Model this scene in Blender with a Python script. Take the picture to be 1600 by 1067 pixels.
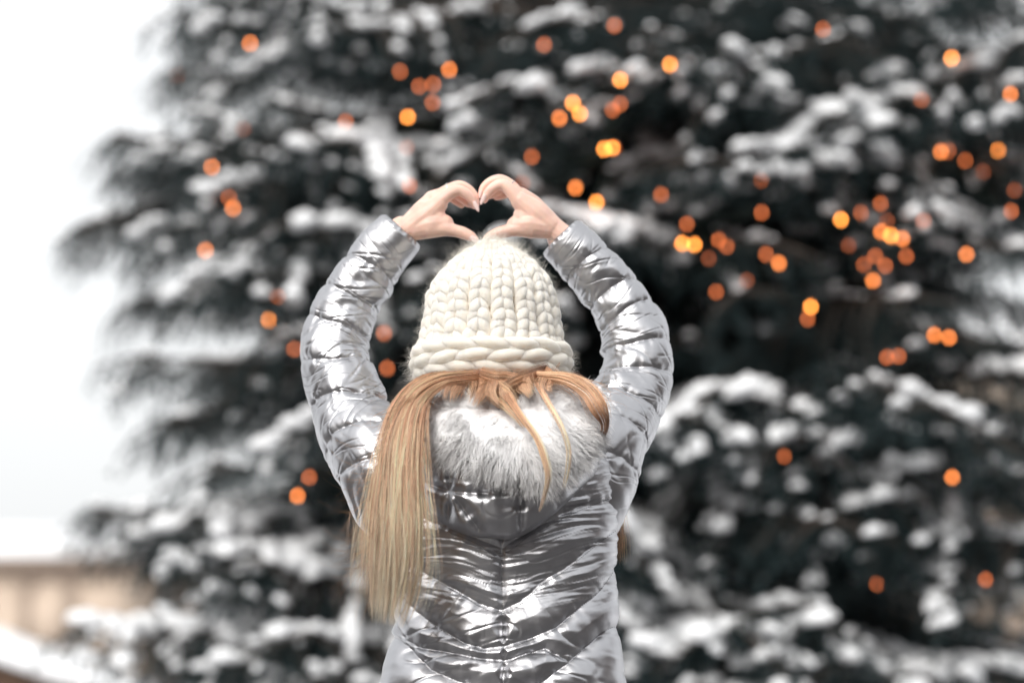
import bpy, math, random
import numpy as np
from mathutils import Vector, Matrix

S = bpy.context.scene
for o in list(bpy.data.objects):
    bpy.data.objects.remove(o, do_unlink=True)
COL = S.collection
R_ = math.radians
rng = np.random.default_rng(7)
random.seed(7)

# ------------------------------------------------------------------ camera
CAM_H = 0.92; PITCH = R_(8.5); LENS = 85.0
FPX = LENS / 36.0 * 1600.0
cd = bpy.data.cameras.new('camera'); cam = bpy.data.objects.new('camera', cd); COL.objects.link(cam)
cam.location = (0, 0, CAM_H); cam.rotation_euler = (R_(90) + PITCH, 0, 0)
cd.lens = LENS; cd.sensor_width = 36; cd.clip_end = 3000; cd.clip_start = 0.1
cd.dof.use_dof = True; cd.dof.focus_distance = 4.06; cd.dof.aperture_fstop = 1.8; cd.dof.aperture_blades = 0
S.camera = cam

# ------------------------------------------------------------------ world, sun, exposure
SUN_EL = R_(38); SUN_ROT = R_(-152)
w = bpy.data.worlds.new("World"); S.world = w; w.use_nodes = True
nt = w.node_tree; nt.nodes.clear()
out = nt.nodes.new('ShaderNodeOutputWorld'); bg = nt.nodes.new('ShaderNodeBackground')
sky = nt.nodes.new('ShaderNodeTexSky'); sky.sky_type = 'NISHITA'; sky.sun_disc = False
sky.sun_elevation = SUN_EL; sky.sun_rotation = SUN_ROT
sky.air_density = 1.0; sky.dust_density = 6.0; sky.ozone_density = 1.0
hs = nt.nodes.new('ShaderNodeHueSaturation'); hs.inputs['Saturation'].default_value = 0.16
cloud = nt.nodes.new('ShaderNodeMixRGB'); cloud.inputs[0].default_value = 0.72; cloud.inputs[2].default_value = (3.9, 3.96, 4.0, 1)   # thin even cloud in front of the blue
nt.links.new(sky.outputs[0], hs.inputs['Color']); nt.links.new(hs.outputs[0], cloud.inputs[1]); nt.links.new(cloud.outputs[0], bg.inputs['Color'])
bg.inputs['Strength'].default_value = 0.13
nt.links.new(bg.outputs[0], out.inputs['Surface'])
sd = bpy.data.lights.new('sun', 'SUN'); sd.energy = 0.95; sd.angle = R_(30); sd.color = (1.0, 0.96, 0.9)
sun = bpy.data.objects.new('sun', sd); COL.objects.link(sun)
# direction to the sun: high, behind the camera's left shoulder, through thin cloud
sdir = Vector((math.sin(SUN_ROT) * math.cos(SUN_EL), math.cos(SUN_ROT) * math.cos(SUN_EL), math.sin(SUN_EL)))
sun.rotation_euler = sdir.to_track_quat('Z', 'Y').to_euler(); sun.location = (-4, 2, 9)
S.view_settings.view_transform = 'Standard'; S.view_settings.look = 'None'
S.view_settings.gamma = 1; S.view_settings.exposure = 1.15
S.view_settings.use_curve_mapping = False
S.cycles.max_bounces = 9; S.cycles.diffuse_bounces = 8; S.cycles.transparent_max_bounces = 6

# ------------------------------------------------------------------ helpers
cp, sp_ = math.cos(PITCH), math.sin(PITCH)
def P(px, py, Y):
    """world point at world-depth Y that the photograph shows at pixel px, py"""
    px = np.asarray(px, float); py = np.asarray(py, float); Y = np.asarray(Y, float)
    u = (px - 800.0) / FPX; v = (533.5 - py) / FPX
    dy = cp - v * sp_; dz = sp_ + v * cp
    k = Y / dy
    return np.stack(np.broadcast_arrays(u * k, Y, CAM_H + dz * k), -1)
def M(px, Y): return px * Y / FPX

def tag(o, label=None, cat=None, group=None, kind=None):
    if label: o['label'] = label
    if cat: o['category'] = cat
    if group: o['group'] = group
    if kind: o['kind'] = kind
    return o
def empty(name, loc=(0, 0, 0)):
    o = bpy.data.objects.new(name, None); COL.objects.link(o); o.location = loc; return o
def link(name, me, mat=None, parent=None, smooth=True):
    o = bpy.data.objects.new(name, me); COL.objects.link(o)
    if mat is not None and len(me.materials) == 0: me.materials.append(mat)
    if parent is not None:
        o.parent = parent
        o.matrix_parent_inverse = Matrix.Translation(-parent_loc(parent))
    if smooth: me.shade_smooth()
    return o
def parent_loc(p):
    v = Vector(p.location); q = p.parent
    return v
def mesh_np(name, V, F, cols=None):
    """V (n,3); F (m,k) array of equal-size polys, or a list of such arrays"""
    if isinstance(F, np.ndarray): F = [F]
    F = [f for f in F if len(f)]
    me = bpy.data.meshes.new(name)
    V = np.ascontiguousarray(V, dtype=np.float32)
    me.vertices.add(len(V)); me.vertices.foreach_set('co', V.ravel())
    tot = np.concatenate([np.full(len(f), f.shape[1], dtype=np.int32) for f in F])
    idx = np.concatenate([f.ravel() for f in F]).astype(np.int32)
    me.loops.add(len(idx)); me.loops.foreach_set('vertex_index', idx)
    me.polygons.add(len(tot))
    st = np.concatenate([[0], np.cumsum(tot)[:-1]]).astype(np.int32)
    me.polygons.foreach_set('loop_start', st)
    try: me.polygons.foreach_set('loop_total', tot)
    except Exception: pass
    me.update(calc_edges=True); me.validate()
    if cols is not None:
        a = me.color_attributes.new('Col', 'FLOAT_COLOR', 'POINT')
        c = np.ones((len(V), 4), np.float32); c[:, :3] = cols
        a.data.foreach_set('color', c.ravel())
    return me
class MB:
    """collects pieces, builds one mesh"""
    def __init__(s): s.V = []; s.F = {}; s.n = 0; s.C = []
    def add(s, V, F, col=None):
        V = np.asarray(V, float)
        if isinstance(F, np.ndarray): F = [F]
        for f in F:
            f = np.asarray(f)
            if len(f): s.F.setdefault(f.shape[1], []).append(f + s.n)
        s.V.append(V); s.n += len(V)
        if col is not None: s.C.append(np.broadcast_to(np.asarray(col, float), (len(V), 3)))
    def box(s, c, d, rz=0.0):
        c = np.array(c, float); d = np.array(d, float) / 2
        v = np.array([[x, y, z] for x in (-1, 1) for y in (-1, 1) for z in (-1, 1)], float) * d
        if rz:
            a, b = math.cos(rz), math.sin(rz)
            v = np.stack([v[:, 0] * a - v[:, 1] * b, v[:, 0] * b + v[:, 1] * a, v[:, 2]], -1)
        f = np.array([[0, 1, 3, 2], [4, 6, 7, 5], [0, 4, 5, 1], [2, 3, 7, 6], [0, 2, 6, 4], [1, 5, 7, 3]])
        s.add(v + c, f)
    def prism(s, pts, y0, y1):
        """polygon in XZ extruded along Y"""
        n = len(pts)
        v = np.array([[x, y0, z] for x, z in pts] + [[x, y1, z] for x, z in pts], float)
        s.add(v, [np.array([list(range(n))]), np.array([list(range(2 * n - 1, n - 1, -1))]),
                  np.array([[i, i + n, (i + 1) % n + n, (i + 1) % n] for i in range(n)])])
    def mesh(s, name):
        V = np.concatenate(s.V); F = [np.concatenate(f) for f in s.F.values()]
        C = np.concatenate(s.C) if s.C else None
        return mesh_np(name, V, F, C)
    def build(s, name, mat, parent=None, smooth=False):
        return link(name, s.mesh(name), mat, parent, smooth)

def grid_faces(nr, nc, wrap=False):
    r = np.arange(nr - 1)[:, None]; c = np.arange(nc if wrap else nc - 1)[None, :]
    c2 = (c + 1) % nc
    return np.stack([r * nc + c, r * nc + c2, (r + 1) * nc + c2, (r + 1) * nc + c], -1).reshape(-1, 4)

def hash2(ix, iy, seed):
    h = (ix.astype(np.int64) * 374761393 + iy.astype(np.int64) * 668265263 + seed * 1442695041) & 0x7fffffff
    h = ((h ^ (h >> 13)) * 1274126177) & 0x7fffffff
    return ((h ^ (h >> 16)) & 0xffff) / 65535.0
def vn(x, y, seed=0):
    """smooth value noise, -1..1"""
    x = np.asarray(x, float); y = np.asarray(y, float); x, y = np.broadcast_arrays(x, y)
    ix = np.floor(x); iy = np.floor(y); fx = x - ix; fy = y - iy
    fx = fx * fx * (3 - 2 * fx); fy = fy * fy * (3 - 2 * fy)
    a = hash2(ix, iy, seed); b = hash2(ix + 1, iy, seed); c = hash2(ix, iy + 1, seed); d = hash2(ix + 1, iy + 1, seed)
    return (a * (1 - fx) + b * fx) * (1 - fy) * 2 + (c * (1 - fx) + d * fx) * fy * 2 - 1
def ridge(x, y, seed=0): return 1 - 2 * np.abs(vn(x, y, seed))

def spline(pts, n):
    """Catmull-Rom through rows of pts (k,d), n samples, about even in arc length of the first 2-3 dims"""
    p = np.asarray(pts, float); k = len(p)
    q = np.vstack([2 * p[0] - p[1], p, 2 * p[-1] - p[-2]])
    t = np.linspace(0, k - 1 - 1e-9, n * 3); i = t.astype(int); f = (t - i)[:, None]
    a, b, c, d = q[i], q[i + 1], q[i + 2], q[i + 3]
    o = 0.5 * ((2 * b) + (-a + c) * f + (2 * a - 5 * b + 4 * c - d) * f**2 + (-a + 3 * b - 3 * c + d) * f**3)
    m = min(3, p.shape[1])
    L = np.concatenate([[0], np.cumsum(np.linalg.norm(np.diff(o[:, :m], axis=0), axis=1))])
    s = np.linspace(0, L[-1], n)
    return np.stack([np.interp(s, L, o[:, j]) for j in range(o.shape[1])], -1)

def polydist(x, y, poly):
    """distance and arc position of points to a 2D polyline"""
    best = np.full(x.shape, 1e9); arc = np.zeros(x.shape); acc = 0.0
    for (x0, y0), (x1, y1) in zip(poly[:-1], poly[1:]):
        dx, dy = x1 - x0, y1 - y0; L = math.hypot(dx, dy)
        t = np.clip(((x - x0) * dx + (y - y0) * dy) / (L * L), 0, 1)
        d = np.hypot(x - x0 - t * dx, y - y0 - t * dy)
        m = d < best
        best = np.where(m, d, best); arc = np.where(m, acc + t * L, arc); acc += L
    return best, arc

def frames(C):
    T = np.gradient(C, axis=0); T /= np.linalg.norm(T, axis=1, keepdims=True) + 1e-12
    N = np.empty_like(T); v = np.array([0., -1., 0.])
    if abs(T[0] @ v) > 0.9: v = np.array([1., 0., 0.])
    for i in range(len(T)):
        v = v - T[i] * (v @ T[i]); v /= np.linalg.norm(v); N[i] = v
    return T, N, np.cross(T, N)
def tube(C, r, nt=10, cap=True, flat=1.0):
    """closed tapered tube along C (k,3), r (k,) with rounded ends"""
    C = np.asarray(C, float); r = np.asarray(r, float)
    T, N, B = frames(C)
    if cap:
        a = np.array([80, 55, 25]) * math.pi / 180
        c0 = [C[0] - T[0] * r[0] * math.sin(x) for x in a]; r0 = [r[0] * math.cos(x) for x in a]
        c1 = [C[-1] + T[-1] * r[-1] * math.sin(x) for x in a[::-1]]; r1 = [r[-1] * math.cos(x) for x in a[::-1]]
        C = np.vstack([c0, C, c1]); r = np.concatenate([r0, r, r1])
        N = np.vstack([[N[0]] * 3, N, [N[-1]] * 3]); B = np.vstack([[B[0]] * 3, B, [B[-1]] * 3])
    th = np.linspace(0, 2 * math.pi, nt, endpoint=False)
    V = C[:, None] + r[:, None, None] * (np.cos(th)[None, :, None] * N[:, None] * flat + np.sin(th)[None, :, None] * B[:, None])
    k = len(C)
    return V.reshape(-1, 3), [grid_faces(k, nt, True), np.array([list(range(nt))[::-1]]), np.array([[(k - 1) * nt + i for i in range(nt)]])]
def ell(c, r, n=10, m=14):
    ph = np.linspace(0.02, math.pi - 0.02, n); th = np.linspace(0, 2 * math.pi, m, endpoint=False)
    V = np.stack([np.sin(ph)[:, None] * np.cos(th), np.sin(ph)[:, None] * np.sin(th), np.cos(ph)[:, None] + 0 * th], -1)
    V = V.reshape(-1, 3) * np.asarray(r) + np.asarray(c)
    return V, [grid_faces(n, m, True), np.array([list(range(m))[::-1]]), np.array([[(n - 1) * m + i for i in range(m)]])]

def strands(C, r, cols=None, sides=3):
    """C (n,k,3) centre lines, r (n,k) radii -> V,F,col of thin tapered prisms"""
    n, k, _ = C.shape
    T = np.gradient(C, axis=1); T /= np.linalg.norm(T, axis=2, keepdims=True) + 1e-12
    ref = np.array([0.3, -0.8, 0.52])
    A = np.cross(T, ref); A /= np.linalg.norm(A, axis=2, keepdims=True) + 1e-9
    B = np.cross(T, A)
    rings = []
    for j in range(sides):
        a = 2 * math.pi * j / sides + 0.3
        rings.append(C + r[..., None] * (math.cos(a) * A + math.sin(a) * B))
    V = np.stack(rings, 2)                       # n,k,sides,3
    base = (np.arange(n) * k * sides)[:, None]
    F = (grid_faces(k, sides, True)[None] + base[:, :, None]).reshape(-1, 4)
    col = None
    if cols is not None: col = np.repeat(cols[:, :, None, :], sides, 2).reshape(-1, 3)
    return V.reshape(-1, 3), F, col

def remesh(mb, voxel, smooth=4, factor=0.5):
    o = bpy.data.objects.new('tmp', mb.mesh('tmp')); COL.objects.link(o)
    m = o.modifiers.new('r', 'REMESH'); m.mode = 'VOXEL'; m.voxel_size = voxel
    s = o.modifiers.new('s', 'SMOOTH'); s.iterations = smooth; s.factor = factor
    dg = bpy.context.evaluated_depsgraph_get(); dg.update()
    me = bpy.data.meshes.new_from_object(o.evaluated_get(dg))
    bpy.data.objects.remove(o, do_unlink=True)
    V = np.empty(len(me.vertices) * 3, np.float32); me.vertices.foreach_get('co', V)
    F = np.empty(len(me.loops), np.int32); me.loops.foreach_get('vertex_index', F)
    n = len(me.polygons)
    if len(F) == n * 4: return V.reshape(-1, 3), [F.reshape(-1, 4)]
    f4 = []; f3 = []
    for p in me.polygons: (f4 if p.loop_total == 4 else f3).append(list(p.vertices))
    return V.reshape(-1, 3), [np.array(f4), np.array(f3)] if f3 else [np.array(f4)]

# ------------------------------------------------------------------ materials
def nodemat(name):
    m = bpy.data.materials.new(name); m.use_nodes = True
    return m, m.node_tree, m.node_tree.nodes['Principled BSDF']
def mat(name, col, rough=0.6, metal=0.0, var=0.0, vscale=8.0, bump=0.0, bscale=30.0, bdist=0.01, **kw):
    m, t, b = nodemat(name)
    b.inputs['Base Color'].default_value = (*col, 1); b.inputs['Roughness'].default_value = rough
    b.inputs['Metallic'].default_value = metal
    tc = t.nodes.new('ShaderNodeTexCoord')
    if var > 0:
        n = t.nodes.new('ShaderNodeTexNoise'); n.inputs['Scale'].default_value = vscale; n.inputs['Detail'].default_value = 5
        r = t.nodes.new('ShaderNodeValToRGB')
        r.color_ramp.elements[0].position = 0.3; r.color_ramp.elements[1].position = 0.7
        r.color_ramp.elements[0].color = (*[max(0, c * (1 - var)) for c in col], 1)
        r.color_ramp.elements[1].color = (*[min(1, c * (1 + var)) for c in col], 1)
        t.links.new(tc.outputs['Object'], n.inputs['Vector']); t.links.new(n.outputs['Fac'], r.inputs[0])
        t.links.new(r.outputs[0], b.inputs['Base Color'])
    if bump > 0:
        n = t.nodes.new('ShaderNodeTexNoise'); n.inputs['Scale'].default_value = bscale; n.inputs['Detail'].default_value = 6
        bp = t.nodes.new('ShaderNodeBump'); bp.inputs['Strength'].default_value = bump; bp.inputs['Distance'].default_value = bdist
        t.links.new(tc.outputs['Object'], n.inputs['Vector']); t.links.new(n.outputs['Fac'], bp.inputs['Height'])
        t.links.new(bp.outputs[0], b.inputs['Normal'])
    for k, v in kw.items():
        b.inputs[k.replace('_', ' ')].default_value = v
    return m
def attrmat(name, rough=0.5, sheen=0.0, trans=0.0, **kw):
    m, t, b = nodemat(name)
    a = t.nodes.new('ShaderNodeAttribute'); a.attribute_name = 'Col'
    t.links.new(a.outputs['Color'], b.inputs['Base Color']); b.inputs['Roughness'].default_value = rough
    for k, v in kw.items(): b.inputs[k.replace('_', ' ')].default_value = v
    if trans > 0:
        tr = t.nodes.new('ShaderNodeBsdfTranslucent'); mx = t.nodes.new('ShaderNodeMixShader'); mx.inputs[0].default_value = trans
        t.links.new(a.outputs['Color'], tr.inputs['Color'])
        o = t.nodes['Material Output']
        t.links.new(b.outputs[0], mx.inputs[1]); t.links.new(tr.outputs[0], mx.inputs[2]); t.links.new(mx.outputs[0], o.inputs['Surface'])
    return m

m_snow = mat('snow', (0.86, 0.87, 0.89), 0.85, var=0.04, vscale=3, bump=0.4, bscale=25, bdist=0.03)
m_needle = mat('needles', (0.018, 0.031, 0.033), 0.6, var=0.35, vscale=6, Specular_IOR_Level=0.2)
m_wood = mat('bark', (0.07, 0.05, 0.04), 0.9, var=0.3, vscale=20, bump=0.5)
m_coat = None
def coat_material():
    m, t, b = nodemat('silver foil fabric')
    b.inputs['Base Color'].default_value = (0.52, 0.52, 0.54, 1); b.inputs['Metallic'].default_value = 1.0
    tc = t.nodes.new('ShaderNodeTexCoord')
    n = t.nodes.new('ShaderNodeTexNoise'); n.inputs['Scale'].default_value = 28; n.inputs['Detail'].default_value = 5
    t.links.new(tc.outputs['Object'], n.inputs['Vector'])
    r = t.nodes.new('ShaderNodeMapRange'); r.inputs[1].default_value = 0.3; r.inputs[2].default_value = 0.7
    r.inputs[3].default_value = 0.32; r.inputs[4].default_value = 0.45
    t.links.new(n.outputs['Fac'], r.inputs[0]); t.links.new(r.outputs[0], b.inputs['Roughness'])
    n2 = t.nodes.new('ShaderNodeTexNoise'); n2.inputs['Scale'].default_value = 60; n2.inputs['Detail'].default_value = 7
    n2.inputs['Distortion'].default_value = 1.5
    t.links.new(tc.outputs['Object'], n2.inputs['Vector'])
    bp = t.nodes.new('ShaderNodeBump'); bp.inputs['Strength'].default_value = 0.25; bp.inputs['Distance'].default_value = 0.0006
    t.links.new(n2.outputs['Fac'], bp.inputs['Height']); t.links.new(bp.outputs[0], b.inputs['Normal'])
    return m
m_coat = coat_material()
m_thread = mat('thread', (0.12, 0.12, 0.13), 0.7)
m_skin = mat('skin', (0.86, 0.58, 0.48), 0.42, var=0.11, vscale=28, bump=0.4, bscale=170, bdist=0.001)
_b = m_skin.node_tree.nodes['Principled BSDF']
_b.inputs['Subsurface Weight'].default_value = 0.35; _b.inputs['Subsurface Radius'].default_value = (1.0, 0.35, 0.2); _b.inputs['Subsurface Scale'].default_value = 0.006
m_nail = mat('nail', (0.86, 0.66, 0.62), 0.15, Coat_Weight=0.6)
m_knit = mat('wool', (0.95, 0.885, 0.785), 0.95, var=0.03, vscale=30, bump=0.8, bscale=420, bdist=0.0015, Sheen_Weight=0.4)
m_knit.node_tree.nodes['Principled BSDF'].inputs['Subsurface Weight'].default_value = 0.5; m_knit.node_tree.nodes['Principled BSDF'].inputs['Subsurface Radius'].default_value = (1, .9, .75)
m_knit.node_tree.nodes['Principled BSDF'].inputs['Subsurface Scale'].default_value = 0.01
m_fuzz = mat('wool fuzz', (0.93, 0.91, 0.86), 0.9)
m_hair = attrmat('hair', 0.38, trans=0.0)
m_fur = attrmat('fur', 0.7, trans=0.0)
m_under = mat('fur base', (0.93, 0.93, 0.94), 0.9, bump=.5, bscale=90, bdist=.004)
m_jean = mat('denim', (0.03, 0.04, 0.07), 0.85, var=0.3, vscale=40)
m_boot = mat('leather', (0.05, 0.035, 0.03), 0.5, bump=0.2)
m_gold = mat('white gold', (0.85, 0.83, 0.8), 0.15, 1.0)
m_stone = mat('dark gem', (0.02, 0.02, 0.03), 0.05)
m_plaster = mat('ochre plaster', (0.47, 0.375, 0.30), 0.9, var=0.12, vscale=0.6)
m_plaster2 = mat('beige plaster', (0.55, 0.45, 0.37), 0.9, var=0.15, vscale=0.5)
m_trim = mat('stone trim', (0.25, 0.19, 0.15), 0.85, var=0.1, vscale=2)
m_glass = mat('window glass', (0.42, 0.44, 0.46), 0.2)
m_frame = mat('window frame', (0.55, 0.52, 0.48), 0.6)
m_brick = mat('brown brick', (0.075, 0.036, 0.034), 0.85, var=0.35, vscale=1.5)
m_dark = mat('slate grey', (0.05, 0.05, 0.06), 0.7, var=0.2)
m_plank = mat('stained planks', (0.12, 0.07, 0.045), 0.8, var=0.4, vscale=6)
m_pave = mat('added dark paving', (0.07, 0.066, 0.066), 0.5, var=0.25, vscale=2, bump=.2)
# ------------------------------------------------------------------ ground
def ground():
    n = 220
    a = np.linspace(-1, 1, n); x = np.sign(a) * (np.abs(a) ** 2.6) * 900
    X, Y = np.meshgrid(x, x); Y = Y + 10
    Z = 0.05 * vn(X / 2.2, Y / 2.2, 3) + 0.02 * vn(X / 0.5, Y / 0.5, 5) - 0.03
    Z = Z * np.exp(-np.hypot(X, Y - 5) / 60)
    V = np.stack([X, Y, Z], -1).reshape(-1, 3)
    o = link('snowy_ground', mesh_np('ground', V, grid_faces(n, n)), m_snow)
    tag(o, kind='structure')
ground()

# ------------------------------------------------------------------ buildings
def arch_pts(cx, w, z0, z1, n=14):
    r = w / 2; zc = z1 - r
    pts = [(cx - r, z0)] + [(cx - r * math.cos(math.pi * i / n), zc + r * math.sin(math.pi * i / n)) for i in range(n + 1)] + [(cx + r, z0)]
    return pts
def rect_pts(cx, w, z0, z1): return [(cx - w / 2, z0), (cx - w / 2, z1), (cx + w / 2, z1), (cx + w / 2, z0)]

def building(name, label, x0, x1, Y, top, depth, wallmat, wins, roof_h=2.0, facing=-1, floors=(), snow=True, group=None):
    """facade in plane y=Y looking along facing (-1 towards camera). wins: (cx, w, z0, z1, arched)"""
    f = facing
    root = empty(name, ((x0 + x1) / 2, Y - f * depth / 2, 0)); tag(root, label, 'building', group)
    yb = Y - f * depth
    # front wall with real openings: vertical strips between windows
    mb = MB(); T = 0.45
    cols = {}
    for wv in wins: cols.setdefault((round(wv[0], 3), wv[1]), []).append(wv)
    ks = sorted(cols); xc = x0; yc = Y - f * T / 2
    def slab(a, b, c, d):
        if b - a > 1e-3 and d - c > 1e-3: mb.box(((a + b) / 2, yc, (c + d) / 2), (b - a, T, d - c))
    for k in ks:
        cx, ww = k; slab(xc, cx - ww / 2, 0, top); zc = 0
        for wv in sorted(cols[k], key=lambda q: q[2]):
            slab(cx - ww / 2, cx + ww / 2, zc, wv[2]); zc = wv[3]
            if wv[4]:
                r = ww / 2
                for sg in (-1, 1):
                    pts = [(cx + sg * r, wv[3] - r)] + [(cx + sg * r * math.cos(math.pi / 2 * i / 8), wv[3] - r + r * math.sin(math.pi / 2 * i / 8)) for i in range(1, 9)] + [(cx + sg * r, wv[3])]
                    mb.prism(pts, Y, Y - f * T)
        slab(cx - ww / 2, cx + ww / 2, zc, top); xc = cx + ww / 2
    slab(xc, x1, 0, top)
    mb.box((x0 + .2, (Y - f * T + yb) / 2, top / 2), (.4, abs(yb - Y + f * T), top))
    mb.box((x1 - .2, (Y - f * T + yb) / 2, top / 2), (.4, abs(yb - Y + f * T), top))
    mb.box(((x0 + x1) / 2, yb, top / 2), (x1 - x0 - .9, .4, top))
    mb.build('wall', wallmat, root)
    mb = MB(); mb.box(((x0 + x1) / 2, Y + f * .22, top + .22), (x1 - x0 + .8, .9, .42)); mb.box(((x0 + x1) / 2, Y + f * .1, top - .2), (x1 - x0 + .3, .35, .4))
    for z in floors: mb.box(((x0 + x1) / 2, Y + f * .08, z), (x1 - x0 + .02, .3, .3))
    mb.build('cornice', m_trim, root)
    # roof, snow on it
    mb = MB(); ym = (Y + yb) / 2
    a = top + .43
    v = np.array([[x0 - .4, Y + f * .6, a], [x1 + .4, Y + f * .6, a], [x1 + .4, ym, a + roof_h], [x0 - .4, ym, a + roof_h], [x0 - .4, yb - f * .6, a], [x1 + .4, yb - f * .6, a]])
    mb.add(v, [np.array([[0, 1, 2, 3], [3, 2, 5, 4], [0, 4, 5, 1]]), np.array([[0, 3, 4], [1, 5, 2]])])
    rf = mb.build('roof', m_dark, root)
    mb = MB(); v2 = v.copy(); v2[:, 2] += .02; v3 = v2 + np.array([0, 0, .35])
    vv = np.vstack([v2, v3])
    mb.add(vv, [np.array([[6, 7, 8, 9], [9, 8, 11, 10], [0, 1, 7, 6], [4, 10, 11, 5], [1, 2, 8, 7], [2, 5, 11, 8], [0, 6, 9, 3], [3, 9, 10, 4]])])
    mb.build('roof_snow', m_snow, rf)
    for (cx, ww, z0, z1, ar) in wins:
        mb = MB(); yw = Y - f * .22
        pts = arch_pts(cx, ww, z0, z1) if ar else rect_pts(cx, ww, z0, z1)
        # surround: proud moulding made of short blocks round the opening
        mo = [(cx + (x - cx) * (1 + .30 / (ww / 2)), z + (.30 if z > z0 else 0)) for x, z in pts]
        for i in range(len(pts) - 1):
            q = [pts[i], mo[i], mo[i + 1], pts[i + 1]]
            mb.prism(q, Y + f * .09, Y + f * .003)
        mb.box((cx, Y + f * .12, z0 - .1), (ww + .6, .3, .18))
        wn = mb.build('window', m_trim, root)
        mb = MB()
        mb.box((cx, yw + f * .04, (z0 + z1) / 2), (.07, .08, z1 - z0 - .04)); mb.box((cx, yw + f * .05, z1 - ww / 2), (ww - .02, .07, .08))
        mb.box((cx, yw + f * .045, z0 + .05), (ww - .02, .075, .08))
        mb.build('frame', m_frame, wn)
        mb = MB(); mb.prism(pts, yw, yw - f * .04); mb.build('pane', m_glass, wn)
    return root
def zt(py, Y): return float(P(800, py, Y)[2])
def xt(px, Y): return float(P(px, 900, Y)[0])
Yb = 100.
wA = []
for c in (-340, -200, -60, 80):
    wA.append((xt(c, Yb), 1.7, zt(1000, Yb), zt(905, Yb), True)); wA.append((xt(c, Yb), 1.5, .8, 2.6, False))
building('long_building', 'ochre building with arched upper windows low at the left edge behind the fir', xt(-460, Yb), xt(196, Yb), Yb, zt(886, Yb), 12, m_plaster, wA, roof_h=1.3, floors=(zt(1008, Yb),))
Yc = 108.
wB = [(xt(c, Yc), 1.5, zt(995, Yc), zt(925, Yc), False) for c in (255, 330, 405, 480)] + [(xt(c, Yc), 1.5, .8, 2.6, False) for c in (255, 330, 405, 480)]
building('low_wing', 'lower ochre wing adjoining the arched building, half hidden by fir boughs', xt(200, Yc), xt(560, Yc), Yc, zt(904, Yc), 9, m_plaster, wB, roof_h=.9, floors=(zt(1008, Yc),))
Yd = 80.
wD = [(xt(c, Yd), 1.3, z, z + 2.0, False) for c in (1335, 1425, 1515, 1605, 1695, 1785) for z in (1., 4.2, 7.4)]
building('corner_building', 'tall beige building glimpsed through the gaps at the right of the fir', xt(1290, Yd), xt(1850, Yd), Yd, zt(560, Yd), 12, m_plaster2, wD, roof_h=1.6, floors=(3.7, 6.9))
# the street behind the photographer: it is what the foil jacket mirrors
wE = [(x, 1.3, z, z + 2.0, False) for x in np.arange(-24, 25, 3.0) for z in (1., 4.4, 7.4)]
building('unseen_brick_terrace', 'dark brown brick terrace across the square behind the photographer', -27, 27, -14, 9.8, 10, m_brick, wE, roof_h=1.0, facing=1, floors=(3.9, 7.0))
for sx, lab in ((-1, 'unseen brown brick terrace at the left, added for the sleeve reflections'), (1, 'unseen brown brick terrace at the right, added for the sleeve reflections')):
    b_ = building('unseen_brick_terrace', lab, -14, 14, -14, 10.5, 9, m_brick, [(x, 1.3, z, z + 2.0, False) for x in np.arange(-12, 13, 3.0) for z in (1., 4.4, 7.4)], roof_h=1.0, facing=1, floors=(3.9, 7.0))
    b_.rotation_euler = (0, 0, sx * R_(72)); b_.location = (sx * 27, -2, 0)  # unseen side terraces, added to darken and vary the sleeve reflections
def paving():  # unseen dark paving, added to darken what the coat reflects
    n = 60; X, Y = np.meshgrid(np.linspace(-26, 26, n), np.linspace(-13.9, 6.2, n)); Y = Y + np.where(Y > 5.5, .5 * vn(X / 2, X * 0, 4), 0)
    tag(link('added_paving', mesh_np('paving', np.stack([X, Y, .05 + 0 * X], -1).reshape(-1, 3), grid_faces(n, n)), m_pave), kind='structure')
paving()

# market stall with a snowy roof, bottom left
def stall():
    Y = 42.; root = empty('market_stall', (xt(-130, Y), Y + 1, 0))
    tag(root, 'low wooden market hut with a thick snowy sloping roof in the bottom left corner', 'market stall')
    xr, xm = xt(215, Y), xt(-135, Y); xl = 2 * xm - xr
    zr = zt(1082, Y) - .22; zm = zr + (xr - xm) * math.tan(R_(18.0))
    mb = MB(); mb.prism([(xl + .4, 0), (xl + .4, zr - .12), (xm, zm - .22), (xr - .4, zr - .12), (xr - .4, 0)], Y + .2, Y + 2.6)
    mb.build('wall', m_plank, root)
    mb = MB(); mb.prism([(xl, zr - .1), (xl, zr), (xm, zm), (xr, zr), (xr, zr - .1), (xm, zm - .1)], Y, Y + 2.8)
    rf = mb.build('roof', m_plank, root)
    mb = MB(); n = 40
    xs = np.linspace(xl - .05, xr + .05, n); zz = zr + .005 + (1 - np.abs(xs - xm) / (xr - xm + .05)) * (zm - zr)
    th = .40 + .05 * vn(xs * 1.7, xs * 0, 9); th[0] = th[-1] = .08; th[1] = th[-2] = .30
    top_ = list(zip(xs, zz + th)); bot = list(zip(xs, zz))[::-1]
    mb.prism(top_ + bot, Y - .06, Y + 2.86); mb.build('roof_snow', m_snow, rf)
    mb = MB(); mb.box((xm, Y + .12, 1.0), (1.6, .1, .1)); mb.box((xm, Y - .05, .95), (1.7, .5, .06)); mb.build('counter', m_plank, root)
    mb = MB(); mb.box((xm, Y + .17, 1.35), (1.5, .05, .55)); mb.build('hatch', m_dark, root)
stall()
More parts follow.
